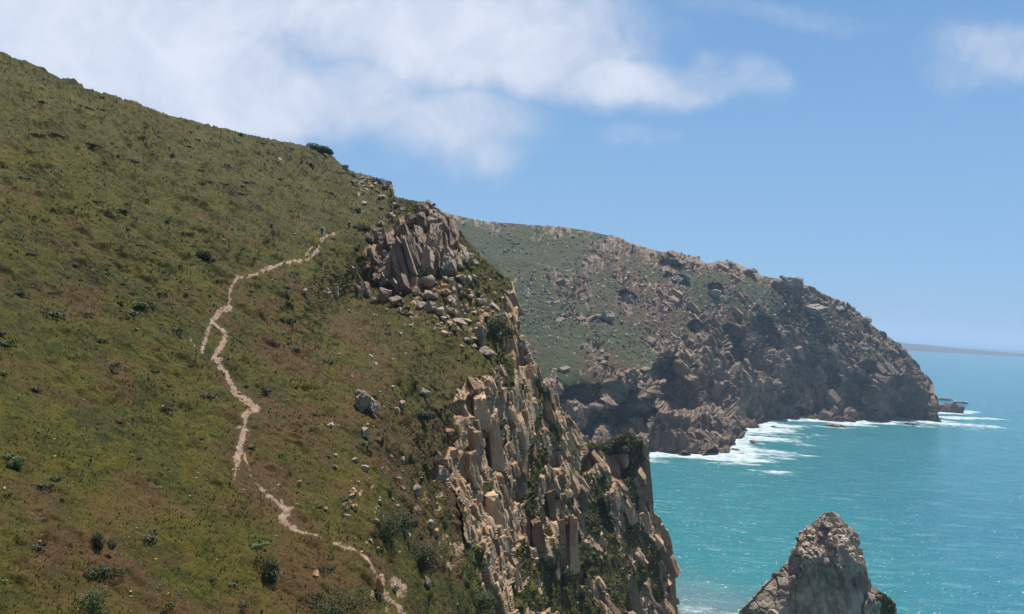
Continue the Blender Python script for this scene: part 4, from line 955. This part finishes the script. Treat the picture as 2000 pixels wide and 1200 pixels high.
for k_, (pts_, lev) in enumerate(((MAIN, 6), (LEFT, 5), (RIGHT, 5), (CAP, 4), (LEDGE, 4))):
    V, T = hull([at(*q) for q in pts_])
    for _ in range(lev): V, T = subdiv(V, T)
    N_ = vnormals(V, T)
    up_ = sstep(20, 34, V[:, 2])
    d_ = (.55 + .4 * up_) * blocks(V, (4.5, 5, 8), Rs, 401, .9, .35) + (.12 + .55 * up_) * blocks(V, (1.7, 2.0, 4.6), Rs, 402, .9, .3) + (.05 + .17 * up_) * blocks(V, (.6, .7, 1.6), Rs, 403, .9, .15) + .5 * fbm(V, 5, 4, .6, seed=404)
    KJ.add(V + N_ * (d_ * (.7 if k_ < 3 else .5) - .2)[:, None], T)
KJ.tone = [.5 * (cells((v @ Rs) / np.array([2.6, 3.0, 5.5]), 431)[2][:, 0] - .55) + .30 * sstep(27, 34, v[:, 2]) - .3 * (1 - sstep(2, 8, v[:, 2])) for v in KJ.V]  # upper stack painted lighter to stand in for sunlight on its top
Psx = np.concatenate(KJ.V)
gp = at(1728, 1172, 247)
gr = np.hypot((Psx[:, 0] - gp[0]) / 4.6, (Psx[:, 2] - gp[2]) / 5.5) + .8 * fbm(Psx, 2.5, 4, seed=405)
M_STACK = terrain_mat("stack_granite", [(0.3, (0.105, 0.078, 0.062)), (0.45, (0.235, 0.185, 0.145)), (0.6, (0.345, 0.290, 0.240)), (0.75, (0.33, 0.235, 0.165))], NEARVEG, .8, mixnoise=.35)
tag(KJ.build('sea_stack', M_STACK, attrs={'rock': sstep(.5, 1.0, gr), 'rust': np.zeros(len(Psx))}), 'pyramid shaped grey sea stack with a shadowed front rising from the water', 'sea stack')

# ------------------------------------------------------------------ plants
def leaf_cloud(rr, n, dims, leaf, lumps=7, up=.35):
    """n leaf quads through a lumpy low dome; returns verts, quads, tint"""
    c = rr.normal(size=(lumps, 3)) * np.array([.42, .42, .18]) + np.array([0, 0, .35]); rad_ = rr.uniform(.32, .58, lumps)
    k_ = rr.integers(0, lumps, n); d = rr.normal(size=(n, 3)); d /= np.linalg.norm(d, axis=1, keepdims=True)
    rr_ = rad_[k_] * rr.uniform(.55, 1.0, n) ** .5
    p = c[k_] + d * rr_[:, None]; p[:, 2] = np.abs(p[:, 2])
    nrm = d + rr.normal(size=(n, 3)) * .45 + np.array([0, 0, up]); nrm /= np.linalg.norm(nrm, axis=1, keepdims=True)
    a = np.cross(nrm, rr.normal(size=(n, 3))); a /= np.linalg.norm(a, axis=1, keepdims=True); b = np.cross(nrm, a)
    s = leaf * rr.uniform(.6, 1.3, (n, 1)); P_ = p * np.asarray(dims)
    V = np.stack([P_ - a * s, P_ - b * s * .55, P_ + a * s, P_ + b * s * .55], 1).reshape(-1, 3)
    t = np.clip(rr.random(lumps)[k_] * .55 + rr.random(n) * .45, 0, 1)
    return V, np.arange(4 * n).reshape(n, 4), np.repeat(t, 4)
def branches(rr, dims, n=7):
    J = Join()
    for i in range(n):
        a = rr.uniform(0, 6.28); tip = np.array([math.cos(a) * .6, math.sin(a) * .6, rr.uniform(.4, .8)]) * dims; rw = .03 * dims[0]
        s = np.cross(tip, [0, 0, 1.0]); s = s / (np.linalg.norm(s) + 1e-9) * rw; q = np.array([0, 0, rw])
        V = np.array([s, -.5 * s + q, -.5 * s - q, tip + s * .3, tip - .15 * s + q * .3, tip - .15 * s - q * .3])
        J.add(V, np.array([[0, 1, 4], [0, 4, 3], [1, 2, 5], [1, 5, 4], [2, 0, 3], [2, 3, 5], [3, 4, 5]]))
    return J
def big_shrub(px_, py_, w_, h_, label, seed, mat=M_SHRUB, n=2600, lumps=9, name='shrub', far=False):
    p, D, nn = (far_point if far else near_point)(px_, py_ + h_ * .4); m_ = D / F; rr = np.random.default_rng(seed)
    dims = np.array([w_ * m_ * .62, max(w_, h_) * m_ * .55, h_ * m_ * .95])
    e = empty(name, p - np.array([0, 0, .1])); tag(e, label, 'shrub')
    V, Qd, t = leaf_cloud(rr, n, dims, 1.7 * m_, lumps)
    f = mesh_np('foliage', V, Qd, mat, {'tint': t}); f.parent = e
    b = branches(rr, dims).build('branches', M_BARK); b.parent = e
    return e
big_shrub(393, 502, 36, 26, 'round dark green shrub alone on the upper slope left of the path', 601, M_GREEN if False else M_SHRUB, 1800, 5)
big_shrub(520, 1108, 50, 42, 'rounded dark green bush low on the slope left of the path', 602, M_SHRUB, 2600, 6)
big_shrub(745, 1032, 84, 62, 'largest dark shrub on the lower slope above the path', 603, M_SHRUB, 4200, 12)
big_shrub(780, 1015, 36, 34, 'grey green bush at the upper right of the largest dark shrub', 604, M_HEATH, 1800, 6)
big_shrub(818, 1085, 66, 62, 'dark sprawling shrub below and right of the largest dark shrub', 605, M_HEATH, 3600, 12)
big_shrub(650, 1178, 130, 50, 'wide dark shrub at the bottom edge left of the path', 606, M_SHRUB, 4500, 14)
big_shrub(180, 1172, 62, 44, 'bright green leafy bush at the bottom left', 607, M_GREEN, 2400, 9)
big_shrub(188, 1062, 32, 32, 'small dark bush on the lower left slope', 608, M_SHRUB, 1500, 5)
big_shrub(1072, 1085, 46, 60, 'dark tree like shrub clinging to the sunlit sea cliff', 609, M_SHRUB, 3000, 9)
big_shrub(1098, 1130, 30, 50, 'dark shrub hanging below the tree like shrub on the cliff', 610, M_SHRUB, 1800, 6)
big_shrub(930, 1175, 60, 44, 'dark shrub at the bottom edge beside the cliff', 611, M_SHRUB, 2600, 9)
big_shrub(622, 289, 44, 17, 'dense dark shrub standing on the skyline ridge', 612, M_SHRUB, 1800, 7)
big_shrub(640, 297, 24, 12, 'small dark shrub right of the dense one on the skyline', 613, M_SHRUB, 900, 4)
big_shrub(747, 354, 26, 12, 'green shrub on the crest behind the reddish slab', 614, M_GREEN, 900, 5)
big_shrub(695, 411, 22, 15, 'round dark shrub beside the upper trail above the hikers', 615, M_SHRUB, 900, 4)
big_shrub(709, 447, 26, 14, 'dark shrub right of the topmost hiker', 616, M_SHRUB, 1000, 5)
big_shrub(745, 388, 17, 11, 'small round shrub below the crest rocks', 617, M_SHRUB, 700, 3)
big_shrub(610, 325, 11, 10, 'tiny dark bush alone below the skyline ridge', 618, M_SHRUB, 500, 3)
big_shrub(962, 640, 60, 36, 'dark green shrub patch in the hollow at the top of the cliff', 619, M_SHRUB, 2600, 10)
big_shrub(822, 812, 40, 22, 'grey green low bush near the cliff brink', 620, M_HEATH, 1600, 6)
big_shrub(825, 540, 16, 20, 'small green bush against the foot of the crag', 621, M_GREEN, 900, 4)
big_shrub(1205, 880, 30, 16, 'dark bush on the grassy top of the low spur', 622, M_SHRUB, 900, 5)
big_shrub(1180, 876, 18, 12, 'small bush left of the dark bush on the low spur', 623, M_SHRUB, 600, 4)
big_shrub(1135, 1165, 18, 34, 'dark bush in the gully low on the sea cliff', 624, M_SHRUB, 1000, 5)
big_shrub(205, 1110, 44, 30, 'loose grey green bush on the lower left slope', 625, M_HEATH, 1500, 8)
big_shrub(25, 900, 36, 22, 'pale green broad leaved plant at the left edge of the slope', 626, M_GREEN, 1100, 6)
# low heath shrubs: six kinds, copied over the upper slope
hp = []
for i in range(7):
    rr = np.random.default_rng(700 + i)
    V, Qd, t = leaf_cloud(rr, 260, (1.0, 1.0, .55), .13, 6)
    o = mesh_np('heath_bush', V, Qd, (M_HEATH, M_SHRUB, M_HEATH, M_HEATH, M_SHRUB, M_HEATH, M_GREEN)[i], {'tint': t}); COL.objects.unlink(o); hp.append(o)
rb = np.random.default_rng(31); used = set()
def scatter_bush(x_, y_, s_px, lab, grp):
    p, D, n = near_point(x_, y_); k_ = int(rb.integers(0, 7)); o = hp[k_] if k_ not in used else hp[k_].copy(); used.add(k_)
    s = s_px * D / F * .55
    o.scale = (s * rb.uniform(.9, 1.5), s * rb.uniform(.8, 1.2), s * rb.uniform(.7, 1.1)); o.rotation_euler = (0, 0, rb.uniform(0, 6.28)); o.location = tuple(p - np.array([0, 0, .05 * s])); COL.objects.link(o)
    tag(o, lab, 'bush', grp)
cnt = 0
while cnt < 195:
    x_, y_ = rb.uniform(0, 700), rb.uniform(140, 620)
    if y_ < np.interp(x_, [q[0] for q in SKY_LINE], [q[1] for q in SKY_LINE]) + 8: continue
    if min(float(seg_dist(np.array(x_), np.array(y_), ln)) for ln in PATHS) < 6: continue
    if fbm(np.array([[x_, y_ * 1.6, 0]]), 90, 2, seed=77)[0] < -.15 and rb.random() < .75: continue
    scatter_bush(x_, y_, 8 + 16 * rb.random() ** 2.0, 'low dark heath bush dotted over the upper grassy slope', 'heath bushes on the upper slope'); cnt += 1
cnt = 0
while cnt < 105:
    x_, y_ = rb.uniform(0, 900), rb.uniform(560, 1200)
    if min(float(seg_dist(np.array(x_), np.array(y_), ln)) for ln in PATHS) < 8 or inpoly(np.array(x_), np.array(y_), CLIFF): continue
    scatter_bush(x_, y_, 11 + 26 * rb.random() ** 2.0, 'low dark bush in the rust coloured scrub of the lower slope', 'bushes on the lower slope'); cnt += 1
# pale flower clumps
fp = []
for i in range(4):
    rr = np.random.default_rng(760 + i); V, Qd, t = leaf_cloud(rr, 70, (.8, .8, .55), .2, 4, .9)
    o = mesh_np('flower_clump', V, Qd, M_PALE, {'tint': t}); COL.objects.unlink(o); fp.append(o)
usedf = set(); cnt = 0
while cnt < 150:
    x_, y_ = rb.uniform(0, 860), rb.uniform(430, 1200) if rb.random() < .8 else rb.uniform(900, 1200)
    if min(float(seg_dist(np.array(x_), np.array(y_), ln)) for ln in PATHS) < 3 or inpoly(np.array(x_), np.array(y_), CLIFF): continue
    if x_ > 660 and y_ < 600: continue
    p, D, n = near_point(x_, y_); k_ = int(rb.integers(0, 4)); o = fp[k_] if k_ not in usedf else fp[k_].copy(); usedf.add(k_)
    s = (4 + 7.5 * rb.random() ** 2) * D / F * .6
    o.scale = (s, s * rb.uniform(.8, 1.2), s * rb.uniform(.7, 1)); o.rotation_euler = (0, 0, rb.uniform(0, 6.28)); o.location = tuple(p + N[0] * 0); COL.objects.link(o)
    tag(o, 'small pale yellow green flower clump in the hillside scrub', 'flower clump', 'pale flower clumps on the hillside'); cnt += 1
# ground cover: small leaf tufts over the slope
rt_ = np.random.default_rng(41); NTU = 150000
ci = rt_.integers(0, len(cols) - 1, NTU * 2); ri = rt_.integers(NK, shape[0] - 14, NTU * 2)
flat = ri * shape[1] + ci
okm = (rock.reshape(-1)[flat] < .42) & (rt_.random(NTU * 2) < np.interp(cols[ci], [-420, 0, 820, 830, 1345], [.35, .8, .8, .55, .4]))
pp = px[flat]; qq = py[flat]; pm = np.full(len(pp), 1e9)
for ln in PATHS: pm = np.minimum(pm, seg_dist(pp, qq, ln))
okm &= pm > 1.0
flat = flat[okm][:NTU]; base = P2[flat]; nb = N[flat]; nT = len(flat); Dd = (base - CAM) @ _f
base = base + rt_.normal(size=(nT, 3)) * (.8 * Dd / F)[:, None]
tt = .08 + .55 * rust[flat] + .55 * fbm(base, 2.6, 4, .6, seed=811) + rt_.normal(size=nT) * .15
big_t = rt_.random(nT) < .02 + .06 * (fbm(base, 4.0, 3, .6, seed=815) > .15); tt = tt - .12 * big_t
Vs = []; NL = 4
for k_ in range(NL):
    dirn = nb * .7 + np.array([0, 0, .5]) + rt_.normal(size=(nT, 3)) * .75; dirn /= np.linalg.norm(dirn, axis=1, keepdims=True)
    sd_ = np.cross(dirn, rt_.normal(size=(nT, 3))); sd_ /= np.linalg.norm(sd_, axis=1, keepdims=True)
    L = (rt_.uniform(1.0, 2.7, nT) * np.where(big_t, 2.6, 1.0) * Dd / F)[:, None]; wv = L * .34
    Vs.append(np.stack([base - sd_ * wv * .5 - dirn * L * .1, base + sd_ * wv * .5 - dirn * L * .1, base + dirn * L + sd_ * wv * .15], 1))
V = np.stack(Vs, 1).reshape(-1, 3)
tag(mesh_np('ground_cover', V, np.arange(len(V)).reshape(-1, 3), M_TUFT, {'tint': np.clip(np.repeat(tt, NL * 3) + np.repeat(rt_.normal(size=nT * NL) * .06, 3), 0, 1)}), 'low tufts of green, yellow and rust scrub covering the near hillside', 'ground cover', kind='stuff')

# ------------------------------------------------------------------ hikers
def skin_body(name, joints, edges, mat, parent):
    bm = bmesh.new(); vs = [bm.verts.new(j[0]) for j in joints]
    for a, b in edges: bm.edges.new((vs[a], vs[b]))
    me = bpy.data.meshes.new(name); bm.to_mesh(me); bm.free()
    o = bpy.data.objects.new(name, me); COL.objects.link(o); me.materials.append(mat)
    md = o.modifiers.new('skin', 'SKIN'); 
    if not me.skin_vertices: me.attributes  # layer is created with the modifier
    for sv, j in zip(me.skin_vertices[0].data, joints):
        sv.radius = j[1] if hasattr(j[1], '__len__') else (j[1], j[1])
    me.skin_vertices[0].data[0].use_root = True
    o.modifiers.new('sub', 'SUBSURF').levels = 1; o.modifiers['sub'].render_levels = 2
    o.parent = parent
    return o
M_SKIN = plain("skin", (0.42, 0.26, 0.19), .6)
def hiker(px_, py_, label, top, trousers, hat, pack, yaw, seed):
    p, D, n = near_point(px_, py_)
    e = empty('person', p); e.rotation_euler = (0, 0, yaw); tag(e, label, 'person')
    s = .16
    J_ = [((0, 0, .95), (.15, .11)), ((0, 0, 1.12), (.14, .10)), ((0, .03, 1.36), (.18, .11)), ((0, .03, 1.48), (.07, .07)), ((0, .05, 1.56), (.075, .08)), ((0, .05, 1.66), (.085, .1)), ((0, .05, 1.73), (.06, .07)),
          ((.19, .02, 1.40), .06), ((.25, -.03, 1.14), .045), ((.22, .12, .95), .038), ((.21, .18, .88), .035), ((-.19, .02, 1.40), .06), ((-.26, .0, 1.14), .045), ((-.25, .10, .92), .038), ((-.24, .15, .85), .035),
          ((.09, 0, .88), .09), ((.10, .12, .5), .062), ((.10, .06, .1), .045), ((.10, .2, .04), .04), ((-.09, 0, .88), .09), ((-.10, -.04, .5), .062), ((-.10, -.2, .12), .045), ((-.10, -.07, .04), .04)]
    E_ = [(0, 1), (1, 2), (2, 3), (3, 4), (4, 5), (5, 6), (2, 7), (7, 8), (8, 9), (9, 10), (2, 11), (11, 12), (12, 13), (13, 14), (0, 15), (15, 16), (16, 17), (17, 18), (0, 19), (19, 20), (20, 21), (21, 22)]
    skin_body('body', J_, E_, M_SKIN, e)
    sh = [(J_[i][0], tuple(np.array(J_[i][1] if hasattr(J_[i][1], '__len__') else (J_[i][1],) * 2) * 1.14 + .008)) for i in (1, 2, 7, 8, 11, 12, 0)]
    skin_body('shirt', sh, [(0, 1), (1, 2), (2, 3), (1, 4), (4, 5), (0, 6)], top, e)
    tr = [(J_[i][0], tuple(np.array(J_[i][1] if hasattr(J_[i][1], '__len__') else (J_[i][1],) * 2) * 1.16 + .01)) for i in (0, 15, 16, 17, 19, 20, 21)]
    skin_body('trousers', tr, [(0, 1), (1, 2), (2, 3), (0, 4), (4, 5), (5, 6)], trousers, e)
    th_ = np.linspace(0, 2 * np.pi, 20, endpoint=False)
    prof = [(.20, 1.70), (.19, 1.715), (.105, 1.72), (.10, 1.79), (.06, 1.83), (.001, 1.835)]
    V = np.array([[r_ * math.cos(a), .05 + r_ * math.sin(a), z_] for r_, z_ in prof for a in th_]); ii = np.arange(len(prof) * 20).reshape(len(prof), 20); jj = np.roll(ii, -1, 1)
    o = mesh_np('hat', V, np.stack([ii[:-1], jj[:-1], jj[1:], ii[1:]], -1).reshape(-1, 4), hat); o.parent = e
    if pack is not None:
        V, T = rock_shape(seed, 40, .75, 2, .01); V = V * np.array([.18, .12, .26]) + np.array([0, -.2, 1.25])
        o = mesh_np('backpack', V, T, pack, smooth=True); o.parent = e
    return e
navy = plain("navy_cloth", (.025, .03, .055)); white = plain("white_cloth", (.75, .77, .82)); denim = plain("grey_blue_cloth", (.16, .2, .28)); tan = plain("tan_cloth", (.38, .29, .2)); pale = plain("pale_cloth", (.62, .58, .52)); dark = plain("dark_cloth", (.03, .03, .04))
hiker(627.5, 466, 'hiker in brown hat, dark top and grey blue trousers beside the white clad hiker', navy, denim, tan, None, .4, 801)
hiker(631.5, 464, 'hiker in a white top and pale hat close behind the brown hatted hiker', white, white, pale, None, .3, 802)
hiker(682.5, 448, 'topmost hiker on the trail, dark clothes, pale hat and dark backpack', dark, navy, pale, dark, -.3, 803)

# ------------------------------------------------------------------ sea haze
bm = bmesh.new(); bmesh.ops.create_cube(bm, size=1.0)
me = bpy.data.meshes.new('haze'); bm.to_mesh(me); bm.free()
hz = bpy.data.objects.new('haze', me); COL.objects.link(hz)
hz.scale = (90000, 90000, 330); hz.location = (0, 0, 330 / 2 - 9)
mh = bpy.data.materials.new('sea_haze'); mh.use_nodes = True; nh = NT(mh.node_tree)
pv = nh.n('ShaderNodeVolumePrincipled'); pv.inputs['Color'].default_value = (.44, .60, .82, 1); pv.inputs['Density'].default_value = 1.0e-4; pv.inputs['Anisotropy'].default_value = 0.0
oh = nh.n('ShaderNodeOutputMaterial'); nh.t.links.new(pv.outputs[0], oh.inputs['Volume'])
me.materials.append(mh)
tag(hz, 'thin bluish sea haze over the whole bay', 'haze', kind='stuff')
